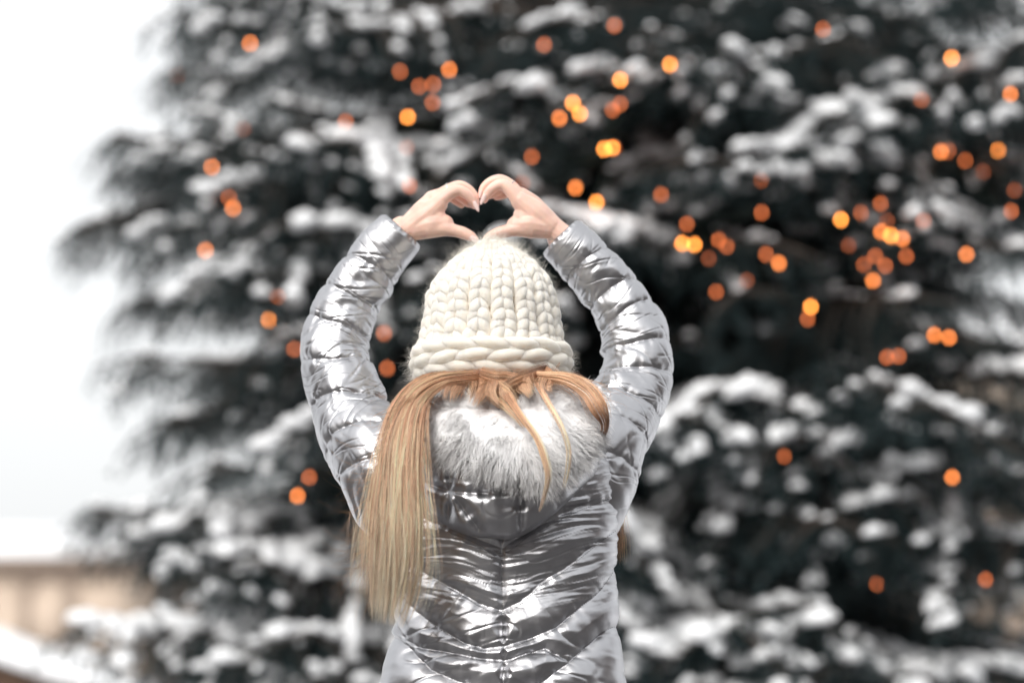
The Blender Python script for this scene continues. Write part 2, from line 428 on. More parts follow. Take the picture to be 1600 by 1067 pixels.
# ------------------------------------------------------------------ the fir
TY = 12.0; TX = float(P(1010, 600, TY)[0])
def crown_r(z): return max(0.15, 3.02 * (1 - z / 15.0) ** 0.7)
def bough_variant(seed, L=2.4, snow_amt=1.0, dens=1.0):
    r = np.random.default_rng(seed)
    # limb centre line: leaves the trunk level, sags, droops at the outer half
    t = np.linspace(0, 1, 24)
    dr0 = r.uniform(.10, .28); up0 = r.uniform(0, .12)
    X = L * t; Z = -0.03 * L * t - dr0 * L * t ** 2.0 + up0 * L * t ** 5; Yv = 0.09 * np.sin(t * 4 + seed) + .04 * np.sin(t * 9 + seed)
    C = np.stack([X, Yv, Z], -1)
    wood = MB(); V, F = tube(C, 0.028 * (1 - t) ** .8 + 0.004, 6); wood.add(V, F)
    twigs = []
    nl = 60
    for i in range(nl):
        q = 0.26 + 0.74 * (i + r.random() * .6) / nl; q = min(q, .995)
        p = np.array([np.interp(q, t, C[:, j]) for j in range(3)])
        ln = (0.62 * math.sin(math.pi * min(1, (1 - q) * 1.0 + .12) * .62) + .07) * r.uniform(.45, 1.3)
        if vn(q * 9, seed * 1.3, 5) < -.35 and q < .92: continue
        sd = 1 if i % 2 else -1
        a = sd * R_(r.uniform(38, 62)); dr = r.uniform(.25, .6)
        k = 8; s = np.linspace(0, 1, k)
        tw = p + np.stack([ln * s * math.cos(a), ln * s * math.sin(a), -dr * ln * s ** 1.6 - .05 * s * ln], -1)
        twigs.append((tw, ln, q)); V, F = tube(tw, .006 * (1 - s) + .002, 4, False); wood.add(V, F[:1])
    ends = []
    allt = [(C[9:], L * .6, 1.)] + twigs
    sub = []
    for tw, ln, _q in allt:
        m = max(2, int(ln / .05))
        for j in range(m):
            q = (j + r.random()) / m * .95 + .05
            kk = q * (len(tw) - 1); i0 = int(min(kk, len(tw) - 2)); f = kk - i0
            p = tw[i0] * (1 - f) + tw[i0 + 1] * f
            d = tw[-1] - tw[0]; d /= np.linalg.norm(d)
            a = (1 if j % 2 else -1) * R_(r.uniform(35, 60))
            dd = np.array([d[0] * math.cos(a) - d[1] * math.sin(a), d[0] * math.sin(a) + d[1] * math.cos(a), d[2] - r.uniform(.1, 1.1)])
            dd /= np.linalg.norm(dd); l2 = r.uniform(.08, .2) * (1.25 - q * .5)
            s = np.linspace(0, 1, 4)[:, None]
            sub.append(p + dd * l2 * s + np.array([0, 0, -.35 * l2]) * s ** 2)
    # needles: flat slivers round every twig
    Vn = []
    for tw in [x[0] for x in allt] + sub:
        seg = np.linalg.norm(np.diff(tw, axis=0), axis=1); Ls = seg.sum(); n = int(Ls * 290 * dens) + 3
        q = r.random(n) * (len(tw) - 1); i0 = np.minimum(q.astype(int), len(tw) - 2); f = (q - i0)[:, None]
        p = tw[i0] * (1 - f) + tw[i0 + 1] * f; d = tw[i0 + 1] - tw[i0]; d /= np.linalg.norm(d, axis=1, keepdims=True) + 1e-9
        v = r.normal(size=(n, 3)); v -= d * (v * d).sum(1, keepdims=True); v /= np.linalg.norm(v, axis=1, keepdims=True)
        dn = v * .8 + d * .6; w_ = np.cross(dn, r.normal(size=(n, 3))); w_ /= np.linalg.norm(w_, axis=1, keepdims=True)
        ln = r.uniform(.016, .03, (n, 1))
        Vn.append(np.stack([p - w_ * .003, p + w_ * .003, p + dn * ln + w_ * .0006], 1).reshape(-1, 3))
    Vn = np.concatenate(Vn)
    needles = mesh_np('needles', Vn, np.arange(len(Vn)).reshape(-1, 3))
    # snow pads: lumpy, wider than tall, sitting on limb and twigs
    sn = MB()
    def pad(c, a, b, h, rz):
        V, F = ell((0, 0, 0), (1, 1, 1), 9, 12)
        nz = 1 + .34 * vn(V[:, 0] * 2 + c[0] * 9, V[:, 1] * 2 + V[:, 2] * 2 + c[1] * 7, seed) + .14 * vn(V[:, 0] * 5 + c[0] * 9, V[:, 1] * 5 + V[:, 2] * 4 + c[1] * 7, seed)
        V = V * nz[:, None] * np.array([a, b, h]); V[:, 2] = np.where(V[:, 2] < 0, V[:, 2] * .35, V[:, 2])
        ca, sa = math.cos(rz), math.sin(rz)
        V = np.stack([V[:, 0] * ca - V[:, 1] * sa, V[:, 0] * sa + V[:, 1] * ca, V[:, 2]], -1)
        sn.add(V + c, F)
    for tw, ln, _q in allt:
        if _q < .78 - .3 * snow_amt: continue
        if tw is allt[0][0]: tw = tw[5:]; ln *= .65
        elif r.random() > .5 * snow_amt: continue
        m = max(1, int(ln / .06)); az = math.atan2(*(tw[-1] - tw[0])[1::-1])
        for j in range(m):
            if r.random() > .6 + .3 * snow_amt: continue
            kk = (j + .5 + r.uniform(-.3, .3)) / m * (len(tw) - 1); i0 = int(min(max(kk, 0), len(tw) - 2)); f = kk - i0
            p = tw[i0] * (1 - f) + tw[i0 + 1] * f
            s = r.uniform(.45, 1.35) * (.75 + .5 * min(1, snow_amt))
            pad(p + np.array([0, 0, .012]), .050 * s, .030 * s, .027 * s, az + r.uniform(-.4, .4))
    for tw in sub:
        if r.random() < .10 * snow_amt:
            pad(tw[2] + np.array([0, 0, .008]), .034 * r.uniform(.7, 1.4), .026, .022 * r.uniform(.7, 1.3), r.uniform(0, 6))
    snow = sn.mesh('snow')
    for me in (needles, snow): me.materials.append(m_needle if me is needles else m_snow)
    snow.shade_smooth()
    wm = wood.mesh('bough'); wm.materials.append(m_wood); wm.shade_smooth()
    return wm, needles, snow, C[-1]
GAPS = [(1545, 625, 30), (1405, 925, 34), (1592, 425, 30), (1475, 705, 15)]     # where the photo shows the building or the sky through the crown
def in_gap(W, k0=.35):
    for f in np.linspace(k0, 1.0, 10):
        x = TX + (W[0] - TX) * f; y = TY + (W[1] - TY) * f; z = W[2] + .25 * (1 - f)
        dy = y * cp + (z - CAM_H) * sp_; dz = -y * sp_ + (z - CAM_H) * cp
        px, py = 800 + FPX * x / dy, 533.5 - FPX * dz / dy
        if any(math.hypot(px - a, py - b) < c for a, b, c in GAPS): return True
    return False
AMT = (1.15, .78, .44, .22, .10, .0)
VAR = [bough_variant(11 + i + 50 * j, snow_amt=AMT[i]) for i in range(6) for j in range(2)]
tree = empty('fir_tree', (TX, TY, 0))
tag(tree, 'huge dark fir tree laden with snow and strung with amber lights, filling the background', 'tree')
tz = np.linspace(-.1, 13.3, 30)
V, F = tube(np.stack([TX + .03 * np.sin(tz), TY + .03 * np.cos(tz * .8), tz], -1), .24 * (1 - tz / 13.8) + .012, 14)
mb = MB(); mb.add(V, F); mb.build('trunk', m_wood, tree, True)
nb = [0]; REST = MB()
def put_bough(W, vi, roll=0.0, name='bough'):
    """W = world position of the tip"""
    if in_gap(W): return
    vi = vi * 2 + nb[0] % 2; flip = -1 if (nb[0] // 2) % 2 else 1
    wm, nm, sm, T = VAR[vi]
    dx, dy = W[0] - TX, W[1] - TY; D = math.hypot(dx, dy); s = D / T[0]; az = math.atan2(dy, dx)
    loc = Vector((TX, TY, W[2] - T[2] * s))
    mw = Matrix.Translation(loc) @ Matrix.Rotation(az, 4, 'Z') @ Matrix.Rotation(roll, 4, 'X') @ Matrix.Scale(s, 4) @ Matrix.Diagonal((1, flip, 1, 1))
    b = bpy.data.objects.new('bough', wm); COL.objects.link(b); b.parent = tree
    b.matrix_parent_inverse = Matrix.Translation(-tree.location); b.matrix_basis = mw
    for nme, me in (('needles', nm), ('snow', sm)):
        c = bpy.data.objects.new(nme, me); COL.objects.link(c); c.parent = b; tag(c, kind='stuff')
    nb[0] += 1
def tip_at(px, py, k=1.0, back=False):
    if px > 1560: k = 1.15
    """point on the crown's hull seen at that pixel"""
    Y = TY
    for _ in range(12):
        w_ = P(px, py, Y); R = crown_r(w_[2]) * k; dx = w_[0] - TX
        q = R * R - dx * dx
        Y = TY - (math.sqrt(q) if q > 0 else 0.0)
    return P(px, py, Y)
# tips read off the photograph: pixel, pixel, snow variant (0 = most snow)
TIPS = [(275, 15, 2), (340, -45, 3), (430, -30, 1), (262, 105, 3), (345, 30, 2), (470, 45, 2), (610, 40, 3), (182, 215, 3), (330, 175, 1), (440, 150, 3), (520, 205, 1), (600, 225, 2),
 (205, 262, 4), (300, 270, 3), (420, 275, 2), (128, 345, 4), (250, 350, 2), (350, 355, 3), (480, 340, 0), (585, 350, 0), (660, 265, 3),
 (195, 480, 4), (300, 440, 2), (430, 425, 1), (530, 430, 2), (235, 560, 5), (330, 560, 4), (400, 540, 3), (290, 650, 5), (340, 720, 5), (455, 660, 2),
 (145, 790, 3), (270, 810, 0), (350, 850, 0), (440, 880, 1), (165, 985, 1), (290, 985, 1), (400, 990, 0), (500, 985, 1),
 (460, 1060, 3), (560, 1065, 1), (400, 1085, 2),
 (760, 60, 3), (850, 330, 0), (780, 250, 1), (690, 420, 2), (835, 125, 0), (930, 100, 0), (985, 75, 1), (1060, 50, 2), (1120, 115, 1), (1225, 105, 0),
 (1330, 60, 4), (1250, 185, 1), (1330, 250, 0), (1215, 240, 0), (1410, 240, 0), (1380, 150, 1), (1480, 235, 1), (1480, 310, 1), (1560, 290, 0), (1540, 80, 2), (1600, 60, 1),
 (1030, 255, 3), (700, 560, 4), (1060, 650, 1), (1135, 600, 0), (1235, 670, 0), (1290, 710, 1), (1370, 735, 0), (1010, 810, 0), (1185, 830, 3),
 (1410, 775, 1), (1470, 760, 1), (1560, 720, 3), (1010, 960, 0), (1110, 980, 0), (1200, 980, 0), (1310, 950, 1), (1390, 1030, 0), (1450, 1050, 1), (1560, 1030, 0),
 (1640, 160, 1), (1660, 280, 3), (1650, 20, 2), (1680, 400, 4), (1700, 120, 2), (1640, 830, 2), (1620, 690, 3), (1680, 950, 1),
 (1500, 520, 3), (1590, 590, 2), (1120, 460, 5), (1350, 480, 5), (1230, 380, 5), (1420, 620, 5), (1190, 1075, 2), (1050, 1075, 1)]
for i, (px, py, v) in enumerate(TIPS):
    put_bough(tip_at(px, py), max(0, min(5, v + (1 if i % 3 and px > 640 and 320 < py < 560 else 0) - (1 if px < 620 and i % 2 else 0))), R_(random.uniform(-24, 24)))
# the inner and rear boughs and the top of the tree: one dense mass behind the ones in view
def add_rest(W, vi, roll):
    wm, nm, sm, T = VAR[vi]
    dx, dy = W[0] - TX, W[1] - TY; D = math.hypot(dx, dy); s = D / T[0]; az = math.atan2(dy, dx)
    mw = Matrix.Translation(Vector((TX, TY, W[2] - T[2] * s))) @ Matrix.Rotation(az, 4, 'Z') @ Matrix.Rotation(roll, 4, 'X') @ Matrix.Scale(s, 4)
    return np.array(mw)
def getv(me):
    V = np.empty(len(me.vertices) * 3, np.float32); me.vertices.foreach_get('co', V); return V.reshape(-1, 3)
NV = [getv(v[1]) for v in VAR]
inner_n = MB()
# snow mesh faces of the variants for the rest
def getf(me):
    st = np.empty(len(me.polygons), np.int32); me.polygons.foreach_get('loop_start', st)
    to = np.empty(len(me.polygons), np.int32); me.polygons.foreach_get('loop_total', to)
    lv = np.empty(len(me.loops), np.int32); me.loops.foreach_get('vertex_index', lv)
    return [lv[(st[to == k])[:, None] + np.arange(k)[None]] for k in np.unique(to)]
SV = [(getv(v[2]), getf(v[2])) for v in VAR]; WV = [(getv(v[0]), getf(v[0])) for v in VAR]
inner_s = MB(); inner_w = MB()
def rest(W, vi, roll, snow=True, thin=1):
    if W[2] < 5.4 and in_gap(W, .2): return
    vi = vi * 2 + int(abs(W[0] * 50)) % 2
    m = add_rest(W, vi, roll); A = m[:3, :3].T; b = m[:3, 3]
    V = NV[vi].reshape(-1, 3, 3)[::thin].reshape(-1, 3) @ A + b
    inner_n.add(V, np.arange(len(V)).reshape(-1, 3))
    inner_w.add(WV[vi][0] @ A + b, WV[vi][1])
    if snow: inner_s.add(SV[vi][0] @ A + b, SV[vi][1])
r2 = np.random.default_rng(5)
ga = 2.39996
for i in range(88):                       # inside the crown, shorter boughs, little snow
    z = .5 + 4.6 * (i + r2.random()) / 88; az = i * ga
    k = r2.uniform(.5, .8); R = crown_r(z) * k
    if abs(R * math.cos(az)) > 1.75 and math.cos(az) > 0: R *= .8
    rest((TX + R * math.cos(az), TY + R * math.sin(az), z), int(r2.integers(4, 6)), 0, i % 4 == 0, 1)
for i, py in enumerate(list(range(-40, 400, 62)) + [480, 530] + list(range(700, 1080, 62))):   # the far right flank
    w_ = P(1700 + 60 * math.sin(i * 2.1), py, TY + .7 * math.cos(i * 1.7)); rest(w_, int(2 + i % 3), 0)
for i in range(46):                        # the top above the frame
    z = 5.2 + 7.6 * (i / 46.); az = i * ga; R = crown_r(z) * r2.uniform(.9, 1.05)
    rest((TX + R * math.cos(az), TY + R * math.sin(az), z), int(r2.integers(0, 4)), 0, True, 3)
o = inner_w.build('inner_boughs', m_wood, tree); tag(o, kind='stuff')
o2 = inner_n.build('inner_needles', m_needle, o); tag(o2, kind='stuff')
o2 = inner_s.build('inner_snow', m_snow, o, True); tag(o2, kind='stuff')

# ------------------------------------------------------------------ amber light strings
def bulb_mat(name, col, s):
    m, t, b = nodemat(name); b.inputs['Base Color'].default_value = (*col, 1)
    b.inputs['Emission Color'].default_value = (*col, 1); b.inputs['Emission Strength'].default_value = s; return m
BM = {'b': bulb_mat('amber bulb bright', (1.0, .30, .05), 10), 'm': bulb_mat('amber bulb', (1.0, .27, .06), 6), 'd': bulb_mat('amber bulb dim', (1.0, .24, .07), 2.4)}
def bulb_mesh(mt):
    pr = [(0, -.0105), (.004, -.0098), (.0065, -.006), (.0068, -.002), (.0055, .003), (.0038, .0065), (.0034, .009)]
    th = np.linspace(0, 2 * math.pi, 10, endpoint=False)
    V = np.array([[max(a, .0002) * math.cos(t_), max(a, .0002) * math.sin(t_), z] for a, z in pr for t_ in th])
    me = mesh_np('bulb', V, [grid_faces(len(pr), 10, True), np.array([list(range(10))[::-1]])]); me.materials.append(mt); me.shade_smooth(); return me
BME = {k: bulb_mesh(v) for k, v in BM.items()}
sock = MB(); V, F = tube(np.array([[0, 0, .009], [0, 0, .022]]), np.array([.0042, .0042]), 8, False); sock.add(V, F)
SOCK = sock.mesh('socket'); SOCK.materials.append(m_dark)
STR = [
 ('amber light string on the outer left boughs, left of the raised left arm', [(391,68,'m'),(277,118,'d'),(331,261,'m'),(364,325,'m'),(321,391,'m'),(434,462,'d'),(420,500,'b'),(460,545,'d'),(483,745,'d'),(465,774,'m')]),
 ('amber light string in the top centre, above and left of the heart-shaped hands', [(702,109,'m'),(677,132,'d'),(655,135,'d'),(625,112,'d'),(540,190,'d'),(637,183,'b'),(640,290,'d'),(600,520,'d'),(605,575,'d')]),
 ('amber light string hanging above and right of the heart-shaped hands', [(960,40,'d'),(850,70,'d'),(1047,101,'b'),(969,125,'b'),(895,161,'b'),(906,178,'b'),(874,185,'m'),(957,172,'d'),(944,233,'b'),(957,231,'b'),(831,245,'d'),(899,293,'m'),(932,316,'b')]),
 ('amber light string in the dark hollow just right of the right sleeve', [(1189,281,'d'),(1033,304,'d'),(1190,332,'d'),(1073,350,'d'),(1066,380,'b'),(1085,382,'b'),(1123,375,'d'),(1197,397,'d'),(1217,411,'m'),(1119,456,'d'),(1267,479,'b'),(1262,498,'d')]),
 ('amber light string with the tight cluster of lamps in the right part of the fir', [(1314,343,'b'),(1345,333,'d'),(1376,318,'d'),(1377,362,'m'),(1392,368,'b'),(1410,373,'m'),(1443,345,'d'),(1416,400,'d'),(1383,415,'d'),(1350,413,'d'),(1364,438,'m'),(1460,523,'m'),(1483,527,'m'),(1404,556,'d'),(1386,558,'d')]),
 ('amber light string running down the far right edge of the fir', [(1286,46,'d'),(1487,91,'b'),(1440,155,'d'),(1579,147,'m'),(1558,213,'m'),(1560,235,'b'),(1470,237,'m'),(1482,236,'d'),(1580,330,'d'),(1510,397,'m')]),
 ('sparse amber light string on the lowest boughs at the lower right', [(1225,712,'d'),(1488,745,'m'),(1370,912,'d'),(1540,905,'d')]),
]
BM['f'] = bulb_mat('amber bulb faint', (1.0, .24, .08), 0.8); BME['f'] = bulb_mesh(BM['f'])
rb = np.random.default_rng(77)
for j, (lab, bl) in enumerate(STR):                 # fainter lamps further along each string
    for q in range(0 if j == 6 else 3):
        a, b = bl[int(rb.integers(len(bl)))], bl[int(rb.integers(len(bl)))]; f = rb.random()
        bl.insert(int(rb.integers(1, len(bl))), (a[0] * f + b[0] * (1 - f) + rb.normal(0, 40), a[1] * f + b[1] * (1 - f) + rb.normal(0, 40), 'f' if q % 3 else 'd'))
m_cable = mat('cable', (.01, .02, .012), .6)
for lab, bl in STR:
    pts = []
    for px, py, k in bl:
        w_ = tip_at(px, py, 1.0); w_ = P(px, py, max(9.35, w_[1] - (.10 if k != 'd' else .05))); pts.append((w_, k))
    root = empty('light_string', tuple(pts[0][0])); tag(root, lab, 'string lights', 'amber light strings on the fir')
    for w_, k in pts:
        b = bpy.data.objects.new('bulb', BME[k]); COL.objects.link(b); b.parent = root; b.location = Vector(w_) - root.location
        q = bpy.data.objects.new('socket', SOCK); COL.objects.link(q); q.parent = b
    C = np.array([w_ + np.array([0, .004, .022]) for w_, k in pts]); cc = []
    for a, b in zip(C[:-1], C[1:]):
        s = np.linspace(0, 1, 12, endpoint=False)[:, None]; q = a * (1 - s) + b * s; q[:, 2] -= .12 * np.linalg.norm(b - a) * 4 * (s * (1 - s))[:, 0]
        q[:, 1] += .25 * np.linalg.norm(b - a) * (s * (1 - s))[:, 0]; cc.append(q)
    cc = np.concatenate(cc + [C[-1:]]); mb = MB(); V, F = tube(cc, np.full(len(cc), .0016), 5, False); mb.add(V, F); mb.build('cable', m_cable, root, True)
# ------------------------------------------------------------------ the person
YC = 4.10
person = empty('person', (float(P(785, 900, YC)[0]), YC, 0))
tag(person, 'person in silver puffer coat and cream knit hat, hands raised in a heart', 'person')
mx = lambda a, b, t: a * (1 - t) + b * t

# ---- body: one continuous skin surface
def body():
    mb = MB()
    def cap(a, b, ra, rb, nt=12, k=6):
        a = np.array(a, float); b = np.array(b, float); t = np.linspace(0, 1, k)[:, None]
        V, F = tube(a * (1 - t) + b * t, np.linspace(ra, rb, k), nt); mb.add(V, F)
    X0 = float(P(785, 800, YC)[0])
    # torso as a loft
    rows = [(.86, .165, .11), (.95, .17, .115), (1.05, .145, .10), (1.15, .13, .095), (1.28, .15, .10), (1.36, .165, .095), (1.42, .13, .08), (1.46, .06, .06), (1.55, .052, .055)]
    R_s = spline([(z, a, b) for z, a, b in rows], 40); th = np.linspace(0, 2 * math.pi, 40, endpoint=False)
    V = np.stack([X0 + R_s[:, 1, None] * np.sin(th), YC - R_s[:, 2, None] * np.cos(th), R_s[:, 0, None] + 0 * th], -1).reshape(-1, 3)
    mb.add(V, [grid_faces(40, 40, True), np.array([list(range(40))[::-1]]), np.array([[39 * 40 + i for i in range(40)]])])
    hx, hy, hz = P(768, 555, YC)
    hy += .01
    V, F = ell((hx, hy, hz + .01), (.074, .094, .10), 16, 22); mb.add(V, F)              # skull
    V, F = ell((hx, hy + .035, hz - .045), (.056, .062, .072), 14, 18); mb.add(V, F)     # jaw
    cap((hx, hy + .1, hz + .005), (hx, hy + .118, hz - .035), .009, .013)                # nose
    cap((hx - .02, hy + .092, hz - .066), (hx + .02, hy + .092, hz - .066), .007, .007)  # lips
    cap((hx, hy + .085, hz - .108), (hx, hy + .085, hz - .104), .016, .016)              # chin
    for s in (-1, 1):
        V, F = ell((hx + s * .076, hy - .004, hz - .02), (.009, .019, .03), 8, 10); mb.add(V, F)
        V, F = ell((hx + s * .032, hy + .082, hz + .008), (.015, .013, .011), 8, 10); mb.add(V, F)
        cap((hx + s * .018, hy + .094, hz + .028), (hx + s * .048, hy + .08, hz + .028), .006, .005)
    for pts in (ARM_L, ARM_R):
        C = spline([tuple(P(a, b, YC + d)) + (0,) for a, b, r, d in pts], 40)[:, :3]
        V, F = tube(C, np.interp(np.linspace(0, 1, 40), [0, .15, .5, 1], [.05, .048, .04, .027]), 14); mb.add(V, F)
    for s in (-1, 1):
        C = spline([(X0 + s * .085, YC, .92), (X0 + s * .09, YC + .005, .7), (X0 + s * .088, YC + .01, .5), (X0 + s * .088, YC - .005, .3), (X0 + s * .09, YC, .09)], 30)
        V, F = tube(C, np.interp(np.linspace(0, 1, 30), [0, .2, .5, .62, .75, 1], [.085, .08, .057, .054, .05, .034]), 16); mb.add(V, F)
        cap((X0 + s * .09, YC - .03, .05), (X0 + s * .105, YC + .15, .04), .04, .03)
    V, F = remesh(mb, .006, 6)
    # hands, finer, running on from the forearms
    H = MB()
    V2 = []
    def seg(pts, k=10, nt=14, mbx=None):
        C4 = np.array([tuple(P(a, b, YH + d)) + (M(r, YH + d),) for a, b, d, r in pts])
        o = spline(C4, k * (len(pts) - 1)); V, F = tube(o[:, :3], o[:, 3], nt); (mbx or HB).add(V, F)
    hands = []
    for side in (0, 1):
        HB = MB()
        if side == 0:
            q = dict(wr=(622, 368), el=(585, 400), sm=[(690, 316, -.018), (684, 307, -.002), (677, 303, .016), (668, 305, .032)])
            seg([(585, 398, .0, 20), (612, 377, .0, 19), (634, 361, .0, 18.5), (650, 350, .0, 22)])
            seg([(640, 357, -.004, 19), (665, 338, -.006, 22), (686, 319, -.014, 14.5)])
            seg([(638, 352, .010, 16), (664, 325, .010, 16), (682, 307, .004, 12)])
            seg([(640, 354, .022, 15), (662, 326, .024, 14), (674, 308, .024, 10.5)])
            seg([(644, 360, -.004, 17), (672, 352, -.008, 21), (694, 350, -.008, 15.5)])
            seg([(676, 326, -.008, 15), (683, 343, -.008, 16.5)])
            seg([(664, 338, .0, 26), (672, 340, .0, 25)])
            # fingers: index, middle, ring, little
            seg([(684, 318, -.016, 12), (703, 303, -.018, 9.6), (717, 298, -.018, 9.2), (727, 302, -.018, 8.6), (737, 311, -.016, 7.8), (743, 321, -.014, 5.6)])
            seg([(681, 310, -.002, 12), (700, 297, -.002, 9.4), (717, 290.5, -.001, 8.8), (730, 295, .0, 8.0), (740, 305, .001, 7.2), (745, 316, .002, 5.4)])
            seg([(677, 308, .014, 11), (696, 301, .016, 9), (710, 302, .017, 8.6), (722, 309, .016, 8), (731, 317, .014, 7.4), (736, 320, .013, 5.6)])
            seg([(670, 312, .03, 10), (688, 306, .032, 8), (701, 307, .033, 7.6), (713, 314, .031, 7.2), (721, 320, .03, 6.2)])
            seg([(668, 356, -.010, 18), (694, 357, -.012, 13), (712, 361, -.012, 10.2), (723, 364, -.012, 10), (736, 370, -.012, 8.4), (743, 374, -.012, 5.6)])
        else:
            seg([(908, 392, .0, 20), (886, 374, .0, 19), (866, 358, .0, 18.5), (850, 346, .0, 22)])
            seg([(858, 352, -.004, 19), (836, 334, -.006, 22), (812, 314, -.014, 15)])
            seg([(858, 348, .010, 16), (834, 322, .010, 16), (814, 305, .004, 12.5)])
            seg([(856, 350, .022, 15), (838, 324, .024, 14), (822, 308, .024, 11)])
            seg([(856, 357, -.004, 17), (828, 352, -.008, 21), (806, 352, -.008, 15)])
            seg([(820, 324, -.008, 15), (817, 343, -.008, 16.5)])
            seg([(836, 338, .0, 25), (826, 338, .0, 25)])
            seg([(812, 316, -.016, 12), (798, 299, -.018, 10.4), (786, 289, -.018, 9.6), (775, 291, -.018, 8.8), (764, 300, -.016, 8), (757, 312, -.014, 5.8)])
            seg([(812, 308, -.002, 12), (797, 290, -.002, 10), (782, 281.5, -.001, 9.2), (768, 284, .0, 8.2), (757, 293, .001, 7.4), (751.5, 305, .002, 5.4)])
            seg([(816, 308, .014, 11), (800, 297, .016, 9.4), (787, 293, .017, 8.8), (776, 299, .016, 8), (766, 304, .014, 7.6), (760, 307, .013, 5.6)])
            seg([(822, 314, .03, 10), (806, 304, .032, 8), (795, 302, .033, 7.6), (785, 305, .031, 7.2), (776, 308, .03, 6)])
            seg([(830, 356, -.010, 18), (806, 358, -.012, 12), (788, 362, -.012, 10.2), (777, 365, -.012, 9.8), (766, 370, -.012, 8.4), (759, 374, -.012, 5.8)])
        v, f = remesh(HB, .0014, 9, .5)
        hands.append((v, f))
    full = MB(); full.add(V, F)
    for v, f in hands: full.add(v, f)
    return link('body', full.mesh('body'), m_skin, person)
YH = 4.22
# arm centre lines: px, py, radius px, depth offset
ARM_R = [(884, 800, 84, .0), (910, 752, 82, .01), (935, 700, 75, .03), (965, 652, 65, .07), (989, 606, 58, .10), (996, 560, 56, .12), (990, 523, 54, .13), (967, 475, 48, .135), (932, 429, 46, .135), (876, 371, 40, .13)]
ARM_L = [(652, 800, 84, .0), (616, 752, 82, .01), (588, 708, 74, .03), (555, 662, 64, .07), (536, 607, 60, .10), (522, 553, 54, .12), (534, 501, 52, .13), (562, 447, 47.5, .135), (597, 395, 45, .135), (628, 360, 40, .13)]
body()

# eyes, lips stay on the far side of the head
def face():
    hx, hy, hz = P(768, 555, YC); hy += .01
    m_eye = mat('eye white', (.8, .8, .8), .2); m_iris = mat('iris', (.08, .16, .2), .1); m_lip = mat('lip', (.55, .2, .2), .4)
    for s in (-1, 1):
        mb = MB(); V, F = ell((hx + s * .032, hy + .088, hz + .006), (.0115, .0105, .0095)); mb.add(V, F); e = mb.build('eye', m_eye, person, True)
        mb = MB(); V, F = ell((hx + s * .032, hy + .0965, hz + .006), (.005, .003, .005)); mb.add(V, F); mb.build('iris', m_iris, e, True)
    mb = MB(); x = np.linspace(-.02, .02, 10)
    V, F = tube(np.stack([hx + x, hy + .0985 - 9 * x * x, hz - .066 + 4 * x * x], -1), .0045 * (1 - (x / .024) ** 2) + .001, 8); mb.add(V, F); mb.build('lips', m_lip, person, True)
face()

# nails
def nails():
    L = [((741, 315), (748, 331), -.024, 3.6), ((744, 312), (748.5, 322), -.005, 2.6), ((735, 370), (749, 379), -.0235, 4.6), ((731, 319), (745, 327), .006, 3.0),
         ((758, 304), (751, 320), -.024, 3.6), ((752, 298), (749, 310), -.004, 2.8), ((766, 372.5), (748, 382), -.0235, 4.6), ((763, 307), (757, 318), .006, 3.0)]
    for a, b, d, wpx in L:
        k = 10; t = np.linspace(0, 1, k)
        A = P(*a, YH + d); B = P(*b, YH + d)
        C = A[None] * (1 - t[:, None]) + B[None] * t[:, None]
        up = np.array([0, -1., 0]); side = np.cross(B - A, up); side /= np.linalg.norm(side)
        wd = M(wpx, YH) * np.clip(np.sin(math.pi * (t * .80 + .18)) ** .6, .05, 1)
        th = np.linspace(0, 2 * math.pi, 12, endpoint=False)
        V = C[:, None] + wd[:, None, None] * np.cos(th)[None, :, None] * side + (np.sin(th) * .0016)[None, :, None] * up
        V[:, :, 1] += (.0012 * (t[:, None] - .5))
        mb = MB(); mb.add(V.reshape(-1, 3), [grid_faces(k, 12, True), np.array([list(range(12))[::-1]]), np.array([[(k - 1) * 12 + i for i in range(12)]])])
        mb.build('fingernail', m_nail, person, True)
nails()
def rings():
    def torus(c, ax, R, r, n=28, m=8):
        ax = np.array(ax, float); ax /= np.linalg.norm(ax); u = np.cross(ax, [0, 1, 0.01]); u /= np.linalg.norm(u); v = np.cross(ax, u)
        a = np.linspace(0, 2 * math.pi, n, endpoint=False); b = np.linspace(0, 2 * math.pi, m, endpoint=False)
        V = c + (R + r * np.cos(b))[None, :, None] * (np.cos(a)[:, None, None] * u + np.sin(a)[:, None, None] * v) + (r * np.sin(b))[None, :, None] * ax
        n_, m_ = n, m; i = np.arange(n_)[:, None]; j = np.arange(m_)[None]; i2 = (i + 1) % n_; j2 = (j + 1) % m_
        F = np.stack([i * m_ + j, i * m_ + j2, i2 * m_ + j2, i2 * m_ + j], -1).reshape(-1, 4)
        return V.reshape(-1, 3), F
    a = P(700, 297, YH - .002); b = P(710, 293, YH - .002)
    mb = MB(); V, F = torus(a, b - a, M(9.9, YH), .0009); mb.add(V, F); r1 = mb.build('ring', m_gold, person, True)
    V, F = ell(P(697.5, 287.5, YH - .004), (.002, .002, .0016)); mb = MB(); mb.add(V, F); mb.build('gem', m_gold, r1, True)
    a = P(798, 291, YH - .002); b = P(789, 285, YH - .002)
    mb = MB(); V, F = torus(a, b - a, M(10.2, YH), .0009); mb.add(V, F); r2_ = mb.build('ring', m_gold, person, True)
    mb = MB()
    for p in ((802, 287.5), (804.5, 290.5)):
        V, F = ell(P(*p, YH - .008), (.0019, .0019, .0016)); mb.add(V, F)
    mb.build('gem', m_stone, r2_, True)
rings()

